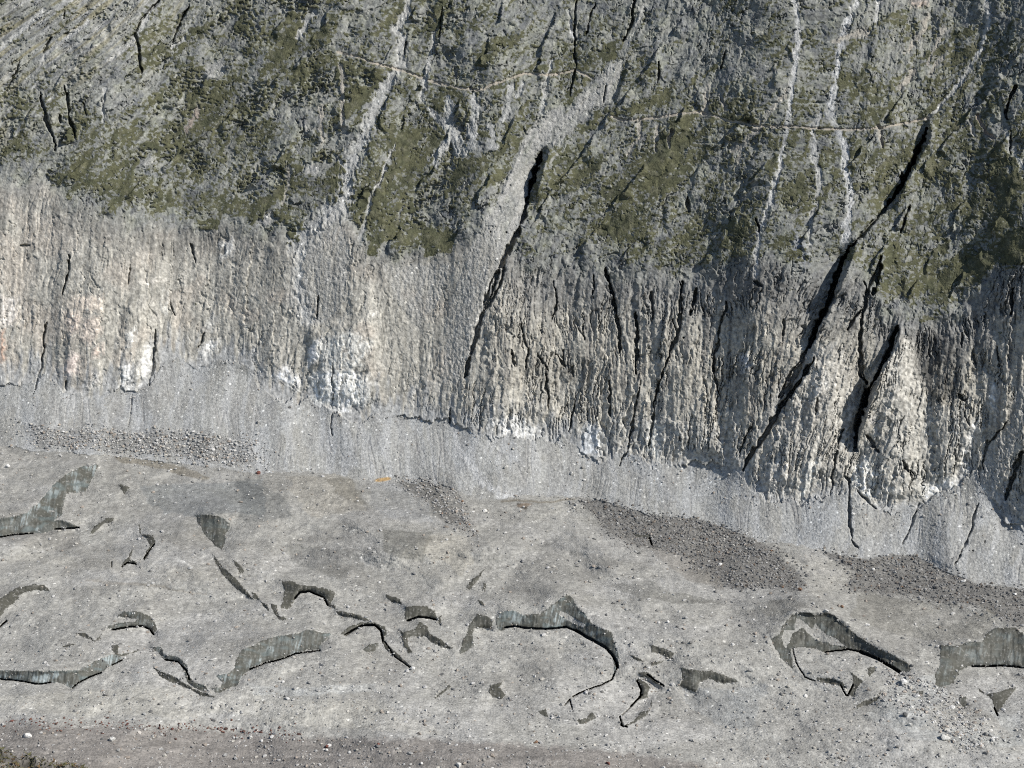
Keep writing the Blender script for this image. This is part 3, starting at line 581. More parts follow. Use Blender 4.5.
RIBS = ['P 45,190 150,120 260,40 305,0 340,-60', 'P 100,215 210,130 300,60 350,-20', 'P 190,228 260,175 330,110 385,60 420,0', 'P 300,240 345,190 372,140 400,70', 'P 345,225 400,130 430,60 452,0', 'P 385,258 440,150 478,70 505,0', 'P 455,240 500,150 540,60 560,0',
        'P 515,250 560,180 602,125 655,55 692,0', 'P 575,262 625,190 660,140 700,90', 'P 620,262 690,175 760,100 790,40', 'P 700,270 740,200 775,150', 'P 870,275 930,160 990,90 1030,40', 'P 905,300 950,230 985,160 1030,110', 'P 940,310 985,240 1015,180', 'P 790,260 830,190 870,140 905,90', 'P 0,150 60,80 130,0', 'P 20,185 90,110 175,30']
for i, spec in enumerate(RIBS):
    p = TP(spec)
    q = sorted((y, x) for x, y in p)
    xs = np.interp(PY[:, 0], [a for a, b in q], [b for a, b in q]).astype(F32)[:, None]
    live = (sstep(q[0][0] - 5, q[0][0] + 15, PY[:, :1]) * sstep(q[-1][0] + 5, q[-1][0] - 15, PY[:, :1]))
    dx = PX - xs + 5 * fbm(PX / 22, PY / 30, 190 + i, 3) + 1.5 * w1
    live = live * sstep(-.25, .2, fbm(PX / 26, PY / 26, 210 + i, 2))
    h_rock += upper * live * (1 - .85 * loose) * np.where(dx > 0, 2.6 * np.exp(-np.abs(dx) / 13), -.5 * np.exp(-np.abs(dx) / 5)).astype(F32)
for spec, amp, wid in (('P 815,345 840,340 858,385 850,480 800,505 748,490 768,440', 6, 30), ('P 898,332 915,336 930,400 930,500 880,515 852,480 874,390', 7, 30), ('P 925,330 975,320 985,420 950,500 925,480', 5, 18), ('P 1003,500 1030,440 1100,440 1100,540 1010,530', 3, 18),
                       ('P 480,300 560,280 570,430 470,430', 4, 26), ('P 640,300 700,290 730,465 660,455', 4, 22), ('P 60,300 110,290 110,392 55,390', 3, 16), ('P 120,300 150,300 150,385 115,390', 3, 12), ('P 300,320 380,310 390,410 310,410', 4, 20)):
    p = TP(spec)
    sl = box(p, cols, rows, 4)
    X, Y = PX[sl] + 3 * w1[sl], PY[sl] + 3 * w2[sl]
    h_rock[sl] += inside(p, X, Y) * amp * sstep(0, wid, line_dist(p + p[:1], X, Y)[0]) * .6

# ---- scree relief
rill = groove(perlin((PX + 5 * fbm(PX / 50, PY / 70, 133, 2)) / 10, PY / 70, 29), .09) * sstep(.0, .4, fbm(PX / 40, PY / 60, 134, 2))
h_sc = 2.0 * fbm(PX / 60, PY / 100, 30, 2) + .12 * fbm(PX / 9, PY / 50, 31, 2) - .3 * rill + .12 * fbm(PX / 3, PY / 3, 32, 2)
h_sc -= crack * .6
# ---- glacier relief (metres of ground, so hummocks foreshorten)
h_gl = (.12 + .88 * sstep(2, 45, d_foot)) * 5.2 * fbm(BX / 85, BY / 100, 34, 4, .40) + 1.0 * fbm(BX / 22, BY / 26, 35, 3) - .9 * np.abs(perlin(BX / 34, BY / 30, 184)) * sstep(20, 80, d_foot) 
h_glf = .16 * fbm(BX / 3.2, BY / 4.2, 36, 2)
ice_id = np.full(PX.shape, -1, np.int32)
for i, (o, hole, w, l) in enumerate(ICE_P):
    sl = box(o, cols, rows, 4)
    X, Y = PX[sl] + .75 * w1[sl] + .9 * perlin(PX[sl] / 2.2, PY[sl] / 2.2, 50), PY[sl] + .8 * w2[sl] + .7 * perlin(PX[sl] / 2.4, PY[sl] / 2.2, 51)
    m = inside(o, X, Y)
    if hole:
        m &= ~inside(hole, X + .5 * w2[sl], Y)
    m &= fbm(PX[sl] / 9, PY[sl] / 5, 162, 3) > -.95
    ice_id[sl] = np.where(m & M_gl[sl], i, ice_id[sl])
ice = ice_id >= 0
flut = fbm(PX / 3.2, PY / 26, 37, 3)
h_gl = h_gl + np.where(ice, .14 * flut + .3 * fbm(PX / 9, PY / 9, 38, 2), h_glf) - slot
seam = sstep(0, 10, np.abs(d_foot))
blend = sstep(0, 8, np.abs(d_top)) * M_scree + M_rock * sstep(0, 16, -d_top)
h = np.where(M_gl, h_gl * (.3 + .7 * seam), np.where(M_scree, h_sc * (.3 + .7 * seam), h_rock * (.35 + .65 * blend)))
tt = tb - (h / face)
X3 = rx * tt
Y3 = ry * tt
Z3 = CAM_H + rz * tt
print('relief', round(time.time() - T0, 1), NC, NR)

# ---- colour of the materials themselves (albedo)
def A(c):
    return np.array(c, F32)
def mixc(base, c, m):
    return base + (np.asarray(c, F32) - base) * m[..., None]
n_mid = fbm(PX / 16, PY / 16, 45, 3)
n_fine = fbm(PX / 3.5, PY / 3.5, 46, 3)
C = np.empty(PX.shape + (3,), F32)
C[:] = A((.168, .172, .158))
C = mixc(C, (.085, .092, .105), (sstep(.05, .65, n_mid + .5 * (q1[1] - .5))) * .6)
C = mixc(C, (.245, .240, .215), sstep(.25, .75, q2[0] + .45 * fbm(U / 8, PY / 20, 47, 2)) * .32)
C = mixc(C, (.205, .21, .165), sstep(.1, .6, fbm(PX / 22, PY / 18, 48, 3)) * .5)           # lichen
tl = sstep(330, 90, PX + 1.5 * PY)
C = mixc(C, (.29, .285, .26), tl * .3 * (.6 + .6 * perlin(U / 6, PY / 30, 49)).clip(0, 1))
C = mixc(C, (.17, .155, .095), tl * .8 * sstep(.05, .5, fbm(U / 9, PY / 45, 139, 3)))
C = mixc(C, (.33, .325, .31), tl * .55 * sstep(.1, .5, fbm(U / 4, PY / 36, 140, 3)))
C = mixc(C, (.09, .095, .10), .6 * sstep(.15, .5, fbm(U / 4, PY / 24, 141, 3)) * sstep(-.1, .3, fbm(PX / 26, PY / 26, 142, 2)))
C *= F32(1.17)
# bare cliff
cl_r = mixc(np.broadcast_to(A((.345, .333, .30)), C.shape).copy(), (.16, .155, .15), sstep(.0, .55, fbm(U / 5, PY / 70, 51, 3) + .25 * n_mid) * .6)
cl_r = mixc(cl_r, (.42, .395, .345), sstep(.5, 1, c2[0]) * .5 * sstep(-.2, .3, n_mid))
cl_r = mixc(cl_r, (.15, .155, .16), sstep(75, 5, d_turf + 22 * perlin(U / 7, PY / 60, 53)) * .75)
cl_r = mixc(cl_r, (.43, .42, .39), sstep(85, 0, -d_top + 20 * n_mid) * .7)
cl_l = mixc(np.broadcast_to(A((.365, .355, .325)), C.shape).copy(), (.255, .25, .23), sstep(-.05, .5, fbm(U / 7, PY / 50, 54, 3)) * .75)
cl_l = mixc(cl_l, (.40, .365, .325), sstep(.0, .6, fbm(PX / 40, PY / 40, 55, 2) + .5 * sstep(260, 0, PX) - .15) * .6)
cl_l = mixc(cl_l, (.46, .445, .41), sstep(.62, 1, c1[0]) * .6 * sstep(-.3, .4, n_mid))
cl_l = mixc(cl_l, (.19, .185, .175), sstep(45, 0, d_turf + 14 * perlin(U / 7, PY / 60, 56)) * .6 * (1 - patch))
C = C * (1 - cliff[..., None]) + A((1.03, 1.01, .965)) * (cl_r * (1 - Lft[..., None]) + cl_l * Lft[..., None]) * cliff[..., None]
vein = np.maximum(groove(perlin(Uw / 7 + .6 * w1, PY / 34, 171), .09), groove(perlin(Uw / 3.4 + .5 * w2, PY / 15, 172), .10) * .8) * sstep(-.1, .3, fbm(PX / 22, PY / 30, 173, 2))
C *= (1 - .55 * vein * cliff * (1 - .45 * Lft))[..., None]
C *= stain[..., None]
C = mixc(C, (.31, .312, .305), sstep(32, 0, -d_top + 30 * fbm(U / 6, PY / 26, 157, 3)) * (M_rock * .9))
C = mixc(C, 1.28 * white_col / np.maximum(white, .02)[..., None] * (.9 + .2 * n_fine[..., None]), white * .95)
C = mixc(C, (.325, .318, .295), patch * (.62 + .7 * fbm(U / 5, PY / 30, 144, 3)).clip(.1, .92))
C = mixc(C, chute_col / np.maximum(chute, .02)[..., None], chute * .85)
sparse = sstep(-.45, .05, turfness + .2 * n_fine) * upper * (1 - loose) * (.55 + .5 * n_fine).clip(0, 1)
C = mixc(C, (.105, .108, .075), sparse * .6)
C *= (1 + (.26 * n_fine + .30 * (q3[0] - .5) + .16 * fbm(U / 2.4, PY / 9, 138, 2)) * (1 - .5 * loose))[..., None]
gcol = mixc(np.broadcast_to(A((.084, .084, .047)), C.shape).copy(), (.062, .065, .038), sstep(-.3, .5, n_mid))
gcol = mixc(gcol, (.125, .122, .082), sstep(.1, .7, fbm(PX / 8, PY / 8, 57, 3)) * .7)
# scree
sc = np.broadcast_to(A((.298, .297, .280)), C.shape).copy()
sc = mixc(sc, (.305, .312, .312), sstep(-.1, .5, fbm(PX / 35, PY / 90, 58, 3)) * .7)
sc = mixc(sc, (.275, .268, .242), sstep(.0, .5, fbm(PX / 28, PY / 40, 59, 3)) * .6)
fan = fbm((PX + 10 * fbm(PX / 60, PY / 60, 221, 2)) / 9, PY / 110, 222, 3)
sc = mixc(sc, (.35, .352, .345), sstep(.05, .5, fan) * .6)
sc = mixc(sc, (.225, .222, .212), sstep(.1, .6, -fan) * .5)
sc = mixc(sc, (.23, .225, .22), rill * .5)
sc = mixc(sc, chute_col / np.maximum(chute, .02)[..., None], chute * .8)
sc *= (1 + .10 * n_fine + .08 * fbm(PX / 2.2, PY / 14, 60, 2))[..., None]
# glacier debris
gl = np.broadcast_to(A((.292, .285, .260)), C.shape).copy()
gl = mixc(gl, (.245, .238, .217), sstep(-.1, .5, fbm(BX / 40, BY / 60, 62, 4)) * .8)
gl = mixc(gl, (.312, .306, .288), sstep(.0, .5, fbm(BX / 55, BY / 40, 63, 3)) * .6)
gl *= (1 + .16 * fbm(BX / 2.2, BY / 5, 64, 2) + .10 * fbm(BX / 40, BY / 6, 65, 3) + .10 * fbm(BX / 9, BY / 14, 145, 3))[..., None]
T1, T2 = 8 * fbm(BX / 24, BY / 40, 160, 4, .6), 5 * fbm(BX / 24, BY / 40, 161, 4, .6)
for p, mul, soft in GLACIER_TINT:
    sl = box(p, cols, rows, 12)
    X, Y = PX[sl] + T1[sl] * min(1, soft / 3), PY[sl] + T2[sl] * min(1, soft / 3)
    m = inside(p, X, Y) * sstep(0, 2.0, line_dist(p + p[:1], X, Y)[0])
    gl[sl] *= 1 + ((A(mul) * .45 + .55 * np.mean(mul)) ** 1.7 - 1) * m[..., None]
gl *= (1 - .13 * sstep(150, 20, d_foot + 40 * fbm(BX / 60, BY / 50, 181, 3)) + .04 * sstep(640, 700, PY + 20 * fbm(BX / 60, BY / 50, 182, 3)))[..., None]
flow = fbm((BX + .25 * BY) / 120, (BY - .18 * BX) / 9, 183, 3)
gl *= (1 + .07 * flow * sstep(60, 140, d_foot))[..., None]
fgb = np.interp(cols, [-300, 0, 100, 200, 300, 420, 600, 760, 1300], [720, 722, 725, 729, 736, 737, 748, 772, 800]).astype(F32)[None, :]
fg = sstep(-2, 5, PY + 3 * w2 - fgb)
gl = mixc(gl, A((.196, .181, .164)) * (1 + .24 * fbm(BX / 26, BY / 4, 66, 3))[..., None], fg * .95)
for p in DARK_RUBBLE:
    sl, m = soft_poly(p, 2.5)
    gl[sl] = mixc(gl[sl], A((.14, .135, .125)) * (1 + .25 * n_fine[sl])[..., None], m * .85)
for p, k in ((FIELD_A, .75), (FIELD_B, .8)):
    sl, m = soft_poly(p, 4)
    sc[sl] *= 1 - (1 - k) * m[..., None]
    gl[sl] *= 1 - (1 - k) * m[..., None]
spots = ((383, 479.5, 9, 2.2, (.36, .24, .11)), (524, 505, 9, 2.4, (.16, .13, .10)), (258.5, 473.5, 2.6, 1.6, (.12, .06, .045)))
for x, y, a, b, c in spots:
    m = 1 - sstep(.6, 1.15, np.hypot((PX - x) / a, (PY + .12 * (PX - x) - y) / b) + .25 * w1)
    gl = mixc(gl, c, m); sc = mixc(sc, c, m)
# ice
ic = np.broadcast_to(A((.072, .070, .057)), C.shape).copy()
ic = mixc(ic, (.055, .054, .044), sstep(-.1, .5, fbm(PX / 12, PY / 20, 67, 3)) * .7)
wash = np.zeros(PX.shape, F32)
for i, (o, hole, w, l) in enumerate(ICE_P):
    if w:
        sl = box(o, cols, rows, 2)
        wash[sl] = np.where(ice_id[sl] == i, w, wash[sl])
st = sstep(.0, .55, fbm(PX / 1.9 + PY * .12, PY / 22, 68, 3) + .6 * fbm(PX / 30, PY / 14, 69, 2))
blot = sstep(-.05, .4, fbm(PX / 20, PY / 12, 163, 3))
ic = mixc(ic, (.33, .375, .375), wash * (.2 + .8 * blot) * (.15 + .65 * st))
ic *= (1 - .15 * groove(perlin(PX / 45, PY / 3.2 + .5 * w1, 231), .14))[..., None]
ic = mixc(ic, (.27, .26, .24), sstep(.42, .6, fbm(PX / 2.6, PY / 2.2, 232, 2)) * .35)
ic = mixc(ic, (.12, .15, .15), wash * sstep(.1, .6, fbm(PX / 18, PY / 8, 70, 2)) * .6)
ic *= (1 + .10 * flut)[..., None]
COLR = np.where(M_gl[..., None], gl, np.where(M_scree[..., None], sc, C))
COLR = np.where(ice[..., None], ic, COLR)
COLR = mixc(COLR, A((.36, .315, .255)), trail * M_rock * .75)
g_on = (turf > .5)
COLR = np.where(g_on[..., None], gcol * (1 + .2 * n_fine[..., None]), COLR)
COLR = np.clip(COLR, .012, .78)
print('colour', round(time.time() - T0, 1))

# ------------------------------------------------------------------ materials
def nodes(name):
    m = bpy.data.materials.new(name)
    m.use_nodes = True
    nt = m.node_tree
    return m, nt, nt.nodes['Principled BSDF']
def nd(nt, kind, **kw):
    n = nt.nodes.new(kind)
    for k, v in kw.items():
        setattr(n, k, v)
    return n
def math_node(nt, op, a, b):
    n = nd(nt, 'ShaderNodeMath', operation=op)
    for i, v in enumerate((a, b)):
        if isinstance(v, (int, float)):
            n.inputs[i].default_value = v
        else:
            nt.links.new(v, n.inputs[i])
    return n.outputs[0]
def surface(name, grain, gmin, gmax, nscale, nmin, nmax, bump, rough=.95, spark=0.0, spec=.25, stretch=(1, 1, 1)):
    """albedo from the survey times stone-sized grain and finer mineral noise, with matching bump"""
    m, nt, bs = nodes(name)
    lk = nt.links.new
    geo = nd(nt, 'ShaderNodeNewGeometry')
    mp = nd(nt, 'ShaderNodeMapping')
    mp.inputs['Scale'].default_value = stretch
    lk(geo.outputs['Position'], mp.inputs[0])
    at = nd(nt, 'ShaderNodeAttribute', attribute_name='Col')
    vo = nd(nt, 'ShaderNodeTexVoronoi')
    vo.inputs['Scale'].default_value = grain
    lk(mp.outputs[0], vo.inputs['Vector'])
    no = nd(nt, 'ShaderNodeTexNoise')
    no.inputs['Scale'].default_value = nscale
    no.inputs['Detail'].default_value = 5
    no.inputs['Roughness'].default_value = .65
    lk(mp.outputs[0], no.inputs['Vector'])
    sp = nd(nt, 'ShaderNodeSeparateColor')
    lk(vo.outputs['Color'], sp.inputs[0])
    r1 = nd(nt, 'ShaderNodeMapRange'); r1.inputs['To Min'].default_value = gmin; r1.inputs['To Max'].default_value = gmax
    lk(sp.outputs[0], r1.inputs[0])
    r2 = nd(nt, 'ShaderNodeMapRange'); r2.inputs['From Min'].default_value = .28; r2.inputs['From Max'].default_value = .72
    r2.inputs['To Min'].default_value = nmin; r2.inputs['To Max'].default_value = nmax
    lk(no.outputs[0], r2.inputs[0])
    f = math_node(nt, 'MULTIPLY', r1.outputs[0], r2.outputs[0])
    if spark:
        g = math_node(nt, 'GREATER_THAN', sp.outputs[1], 1 - spark)
        f = math_node(nt, 'ADD', f, math_node(nt, 'MULTIPLY', g, .85))
    mx = nd(nt, 'ShaderNodeVectorMath', operation='SCALE')
    lk(at.outputs['Color'], mx.inputs[0])
    lk(f, mx.inputs['Scale'])
    lk(mx.outputs[0], bs.inputs['Base Color'])
    hsum = math_node(nt, 'SUBTRACT', math_node(nt, 'MULTIPLY', no.outputs[0], 1.2), math_node(nt, 'MULTIPLY', vo.outputs['Distance'], .6))
    bu = nd(nt, 'ShaderNodeBump')
    bu.inputs['Strength'].default_value = bump
    bu.inputs['Distance'].default_value = .6
    lk(hsum, bu.inputs['Height'])
    lk(bu.outputs[0], bs.inputs['Normal'])
    bs.inputs['Roughness'].default_value = rough
    bs.inputs['Specular IOR Level'].default_value = spec
    return m
MAT = {
 'rock': surface('rock', .9, .88, 1.12, .55, .74, 1.26, .4),
 'scree': surface('scree', 1.1, .78, 1.22, .5, .86, 1.14, .6, spark=.012),
 'debris': surface('glacier_debris', 1.1, .78, 1.22, .45, .88, 1.12, .6, spark=.005),
 'turf': surface('turf', 1.3, .8, 1.2, .5, .76, 1.24, .5),
 'path': surface('path_dust', 1.2, .85, 1.15, .6, .9, 1.1, .3),
 'ice': surface('dirty_ice', .8, .92, 1.08, .5, .82, 1.18, .35, rough=.6, spec=.2, stretch=(1, 1, .25)),
 'stone': surface('loose_stone', 2.2, .9, 1.1, 1.5, .82, 1.18, .4),
}

# ------------------------------------------------------------------ cut the surveyed surface into its objects
cls = np.zeros(PX.shape, np.int32)                          # 0 mountain
cls[M_scree] = 1
cls[M_gl] = 2
cls[M_rock & (loose > .5)] = 5
cls[M_rock & g_on] = 3
cls[M_rock & (trail > .5)] = 4
cls = np.where(ice & M_gl, 100 + ice_id, cls)
qc = cls[:-1, :-1]
PTS = np.stack([X3, Y3, Z3], -1).reshape(-1, 3).astype(F32)
RAYV = np.stack([rx, ry, rz], -1).reshape(-1, 3).astype(F32)
CF = COLR.reshape(-1, 3)
vid = np.arange(NR * NC, dtype=np.int64).reshape(NR, NC)
QUADS = np.stack([vid[:-1, :-1], vid[1:, :-1], vid[1:, 1:], vid[:-1, 1:]], -1)

def mesh_object(name, verts, faces, colors, mat, smooth=True, origin=None):
    me = bpy.data.meshes.new(name)
    if origin is not None:
        verts = verts - np.asarray(origin, F32)
    nv, nf, k = len(verts), len(faces), faces.shape[1]
    me.vertices.add(nv)
    me.vertices.foreach_set('co', np.ascontiguousarray(verts, F32).ravel())
    me.loops.add(nf * k)
    me.loops.foreach_set('vertex_index', np.ascontiguousarray(faces, np.int32).ravel())
    me.polygons.add(nf)
    me.polygons.foreach_set('loop_start', np.arange(0, nf * k, k, dtype=np.int32))
    me.polygons.foreach_set('use_smooth', np.full(nf, smooth))
    at = me.color_attributes.new('Col', 'FLOAT_COLOR', 'POINT')
    at.data.foreach_set('color', np.concatenate([colors, np.ones((nv, 1), F32)], 1).astype(F32).ravel())
    me.materials.append(mat)
    me.update(calc_edges=True)
    ob = bpy.data.objects.new(name, me)
    if origin is not None:
        ob.location = origin
    COL.objects.link(ob)
    return ob

def take(c):
    f = QUADS[qc == c].reshape(-1, 4)
    ids, inv = np.unique(f, return_inverse=True)
    return ids, inv.reshape(-1, 4)

SETTING = [(0, 'mountain', 'rock', 'structure', 'steep grey rock mountainside, pale and fluted at its foot and darker above'),
           (1, 'scree_slope', 'scree', 'structure', 'pale grey scree fans at the foot of the cliff'),
           (2, 'glacier', 'debris', 'structure', 'flat glacier tongue covered in pale grey debris'),
           (3, 'grass', 'turf', 'stuff', 'olive green alpine turf on the ledges of the dark upper slope'),
           (4, 'path', 'path', 'structure', 'thin pale footpath crossing the upper slope'),
           (5, 'debris_gully', 'scree', 'structure', 'pale stony gullies running down the upper slope')]
CATS = {0: 'mountain', 1: 'scree', 2: 'glacier', 3: 'grass', 4: 'footpath', 5: 'gully'}
for c, name, mat, kind, label in SETTING:
    ids, f = take(c)
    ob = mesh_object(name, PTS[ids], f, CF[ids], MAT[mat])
    ob['kind'], ob['label'], ob['category'] = kind, label, CATS[c]

for i, (o, hole, w, label) in enumerate(ICE_P):
    ids, f = take(100 + i)
    if len(f) < 2:
        print('empty ice', i, label)
        continue
    front = PTS[ids]
    back = front + RAYV[ids] * 5.0 + np.array((0, 0, -1.5), F32)
    n = len(ids)
    e = np.concatenate([f[:, [0, 1]], f[:, [1, 2]], f[:, [2, 3]], f[:, [3, 0]]])
    key = np.sort(e, 1)
    _, ix, cnt = np.unique(key, axis=0, return_index=True, return_counts=True)
    be = e[ix[cnt == 1]]
    rim = np.stack([be[:, 1], be[:, 0], be[:, 0] + n, be[:, 1] + n], 1)
    faces = np.concatenate([f, f[:, ::-1] + n, rim])
    base = front[front[:, 2].argmin()]
    ob = mesh_object('ice_cliff', np.concatenate([front, back]), faces, np.concatenate([CF[ids], CF[ids]]), MAT['ice'], origin=base)
    ob['label'], ob['category'], ob['group'] = label, 'ice cliff', 'bare ice cliffs breaking through the debris'

# ------------------------------------------------------------------ stones
def unit_stone(seed, sub=1):
    """an angular block: split octahedron pushed in and out and clipped by a few planes"""
    r = np.random.default_rng(seed)
    v = [(1, 0, 0), (-1, 0, 0), (0, 1, 0), (0, -1, 0), (0, 0, 1), (0, 0, -1)]
    f = [(0, 2, 4), (2, 1, 4), (1, 3, 4), (3, 0, 4), (2, 0, 5), (1, 2, 5), (3, 1, 5), (0, 3, 5)]
    v = [np.array(p, float) for p in v]
    for _ in range(sub):
        mid, nf = {}, []
        def m(a, b):
            k = (min(a, b), max(a, b))
            if k not in mid:
                p = v[a] + v[b]
                v.append(p / np.linalg.norm(p)); mid[k] = len(v) - 1
            return mid[k]
        for a, b, c in f:
            ab, bc, ca = m(a, b), m(b, c), m(c, a)
            nf += [(a, ab, ca), (ab, b, bc), (ca, bc, c), (ab, bc, ca)]
        f = nf
    v = np.array(v)
    v *= (1 + r.uniform(-.12, .12, (len(v), 1)))
    for _ in range(7):
        nrm = r.normal(size=3); nrm /= np.linalg.norm(nrm)
        d = v @ nrm - r.uniform(.45, .8)
        v -= np.outer(np.maximum(d, 0), nrm)
    v *= np.array([r.uniform(.85, 1.25), r.uniform(.7, 1.0), r.uniform(.55, .85)])
    return v.astype(F32), np.array(f, np.int32)

def ground(px, py):
    c = np.clip(np.searchsorted(cols, px), 1, NC - 1); r = np.clip(np.searchsorted(rows, py), 1, NR - 1)
    return PTS[r * NC + c]
def cls_at(px, py):
    c = np.clip(np.searchsorted(cols, px), 1, NC - 1); r = np.clip(np.searchsorted(rows, py), 1, NR - 1)
    return cls[r, c]
def scatter(n, pts=None, bounds=None, jit=0):
    if pts is not None:
        xs = [p[0] for p in pts]; ys = [p[1] for p in pts]
        bounds = (min(xs), max(xs), min(ys), max(ys))
    out = np.zeros((0, 2))
    while len(out) < n:
        q = np.stack([rng.uniform(bounds[0], bounds[1], n * 2), rng.uniform(bounds[2], bounds[3], n * 2)], 1)
        if pts is not None:
            q = q[inside(pts, q[:, 0], q[:, 1])]
        if jit:
            q = q + rng.normal(0, 1, q.shape) * (jit * 1.6, jit * .5)
        q = q[cls_at(q[:, 0], q[:, 1]) < 3]
        q = q[cls_at(q[:, 0], q[:, 1]) > 0]
        out = np.concatenate([out, q])
    return out[:n]

GREYS = np.array([(.40, .39, .37), (.33, .325, .31), (.25, .245, .235), (.19, .185, .175), (.45, .44, .42), (.38, .36, .32), (.30, .26, .22)])
REDS = np.array([(.12, .055, .045), (.15, .08, .06), (.10, .06, .05)])
def rubble(name, label, groups):
    protos = [unit_stone(300 + k) for k in range(10)]
    V, Fc, Cc, off = [], [], [], 0
    for q, smin, smax, pal, dark in groups:
        base = ground(q[:, 0], q[:, 1])
        n = len(q)
        size = smin * (smax / smin) ** (rng.random(n) ** 2.2)
        for k in range(10):
            ids = np.arange(k, n, 10)
            if not len(ids):
                continue
            v, f = protos[k]
            a = rng.uniform(0, 2 * np.pi, len(ids))
            ca, sa = np.cos(a)[:, None], np.sin(a)[:, None]
            x = (v[None, :, 0] * ca - v[None, :, 1] * sa) * size[ids, None] * .5
            y = (v[None, :, 0] * sa + v[None, :, 1] * ca) * size[ids, None] * .5
            z = v[None, :, 2] * size[ids, None] * .5 + size[ids, None] * .1
            vv = np.stack([x, y, z], -1) + base[ids][:, None, :]
            V.append(vv.reshape(-1, 3))
            Fc.append((f[None] + (np.arange(len(ids)) * len(v))[:, None, None] + off).reshape(-1, 3))
            off += len(ids) * len(v)
            c = pal[rng.integers(0, len(pal), len(ids))] * rng.uniform(.8, 1.2, (len(ids), 1)) * dark
            Cc.append(np.repeat(c, len(v), 0))
    ob = mesh_object(name, np.concatenate(V), np.concatenate(Fc), np.clip(np.concatenate(Cc), 0, .75), MAT['stone'], smooth=False)
    ob['kind'], ob['label'], ob['category'] = 'stuff', label, 'rubble'
foot_px = lambda q: np.interp(q[:, 0], np.arange(GX0, GX1), foot_r)
allg = scatter(9500, bounds=(-60, 1090, 452, 800))
allg = allg[allg[:, 1] > foot_px(allg) - 4]
low = scatter(4000, bounds=(-60, 1090, 640, 800))
scq = scatter(2600, bounds=(-60, 1090, 360, 590))
scq = scq[scq[:, 1] < foot_px(scq)]
topq = scatter(5000, bounds=(-60, 1090, 355, 560))
ctop = np.interp(topq[:, 0], np.arange(GX0, GX1), top_r)
topq = topq[(topq[:, 1] > ctop - 2) & (topq[:, 1] - ctop < rng.exponential(9, len(topq)))]
redq = scatter(1400, bounds=(-20, 300, 715, 745))
redq = redq[np.abs(redq[:, 1] - np.interp(redq[:, 0], [0, 100, 200, 300], [722, 724, 728, 735])) < rng.exponential(3.0, len(redq))]
rimq = []
for o, hole, w, l in ICE_P:
    for (x0, y0), (x1, y1) in zip(o, o[1:] + o[:1]):
        k = int(math.dist((x0, y0), (x1, y1)) / 3.2) + 1
        t = rng.random((k, 1))
        rimq.append(np.array([[x0, y0]]) * (1 - t) + np.array([[x1, y1]]) * t + rng.normal(0, 2.4, (k, 2)) + (0, .5))
rimq = np.concatenate(rimq)
rimq = rimq[(rimq[:, 0] > -60) & (rimq[:, 0] < 1090)]
rubble('rubble', 'loose stones of all sizes strewn over the glacier debris', [
    (allg, .35, 2.3, GREYS, .95), (low, .3, 1.6, GREYS, 1.0), (scq, .3, 1.2, GREYS, .95),
    (scatter(5200, DARK_RUBBLE[0], jit=5), .4, 2.0, GREYS, .55), (scatter(6500, DARK_RUBBLE[1], jit=5), .4, 2.1, GREYS, .55),
    (scatter(3600, FIELD_A, jit=8), .4, 2.5, GREYS, 1.0), (rimq, .3, 1.3, GREYS, .9), (scatter(700, FIELD_B), .6, 2.0, GREYS, .8), (scatter(900, FIELD_C), .5, 2.2, GREYS, 1.1),
    (topq, .5, 2.4, GREYS, 1.0), (redq, .6, 1.7, REDS, 1.0), (scatter(900, TP('P 0,724 150,727 420,740 620,752 700,790 0,790')), .4, 1.5, GREYS, .8)])

# single boulders
stone_mesh = {}
def boulder_mesh(kind, color):
    if (kind, color) not in stone_mesh:
        v, f = unit_stone(500 + kind, 2)
        n = len(v)
        me_ob = mesh_object('boulder', v, f, np.repeat(np.array([color], F32), n, 0) * rng.uniform(.9, 1.1, (n, 1)).astype(F32), MAT['stone'], smooth=False)
        stone_mesh[(kind, color)] = me_ob
        return me_ob
    o = stone_mesh[(kind, color)].copy()
    COL.objects.link(o)
    return o
WHT, PAL, GRY, DRK, RED, BRN = (.58, .565, .53), (.45, .44, .41), (.31, .305, .29), (.13, .13, .125), (.15, .065, .05), (.21, .13, .085)
def boulder(px, py, size, color, label, group=None, kind=None):
    o = boulder_mesh(random.randrange(6) if kind is None else kind, color)
    p = ground(np.array([px]), np.array([py]))[0]
    dist = math.dist(p, (0, 0, CAM_H))
    m = size * dist / FPX * .5                               # size is how wide it reads from the viewpoint
    o.location = (p[0], p[1], p[2] + m * .25)
    o.scale = (m, m, m)
    o.rotation_euler = (0, 0, random.uniform(0, 6.28))
    o['label'], o['category'] = label, 'boulder'
    o['group'] = group or 'single boulders lying on the debris'
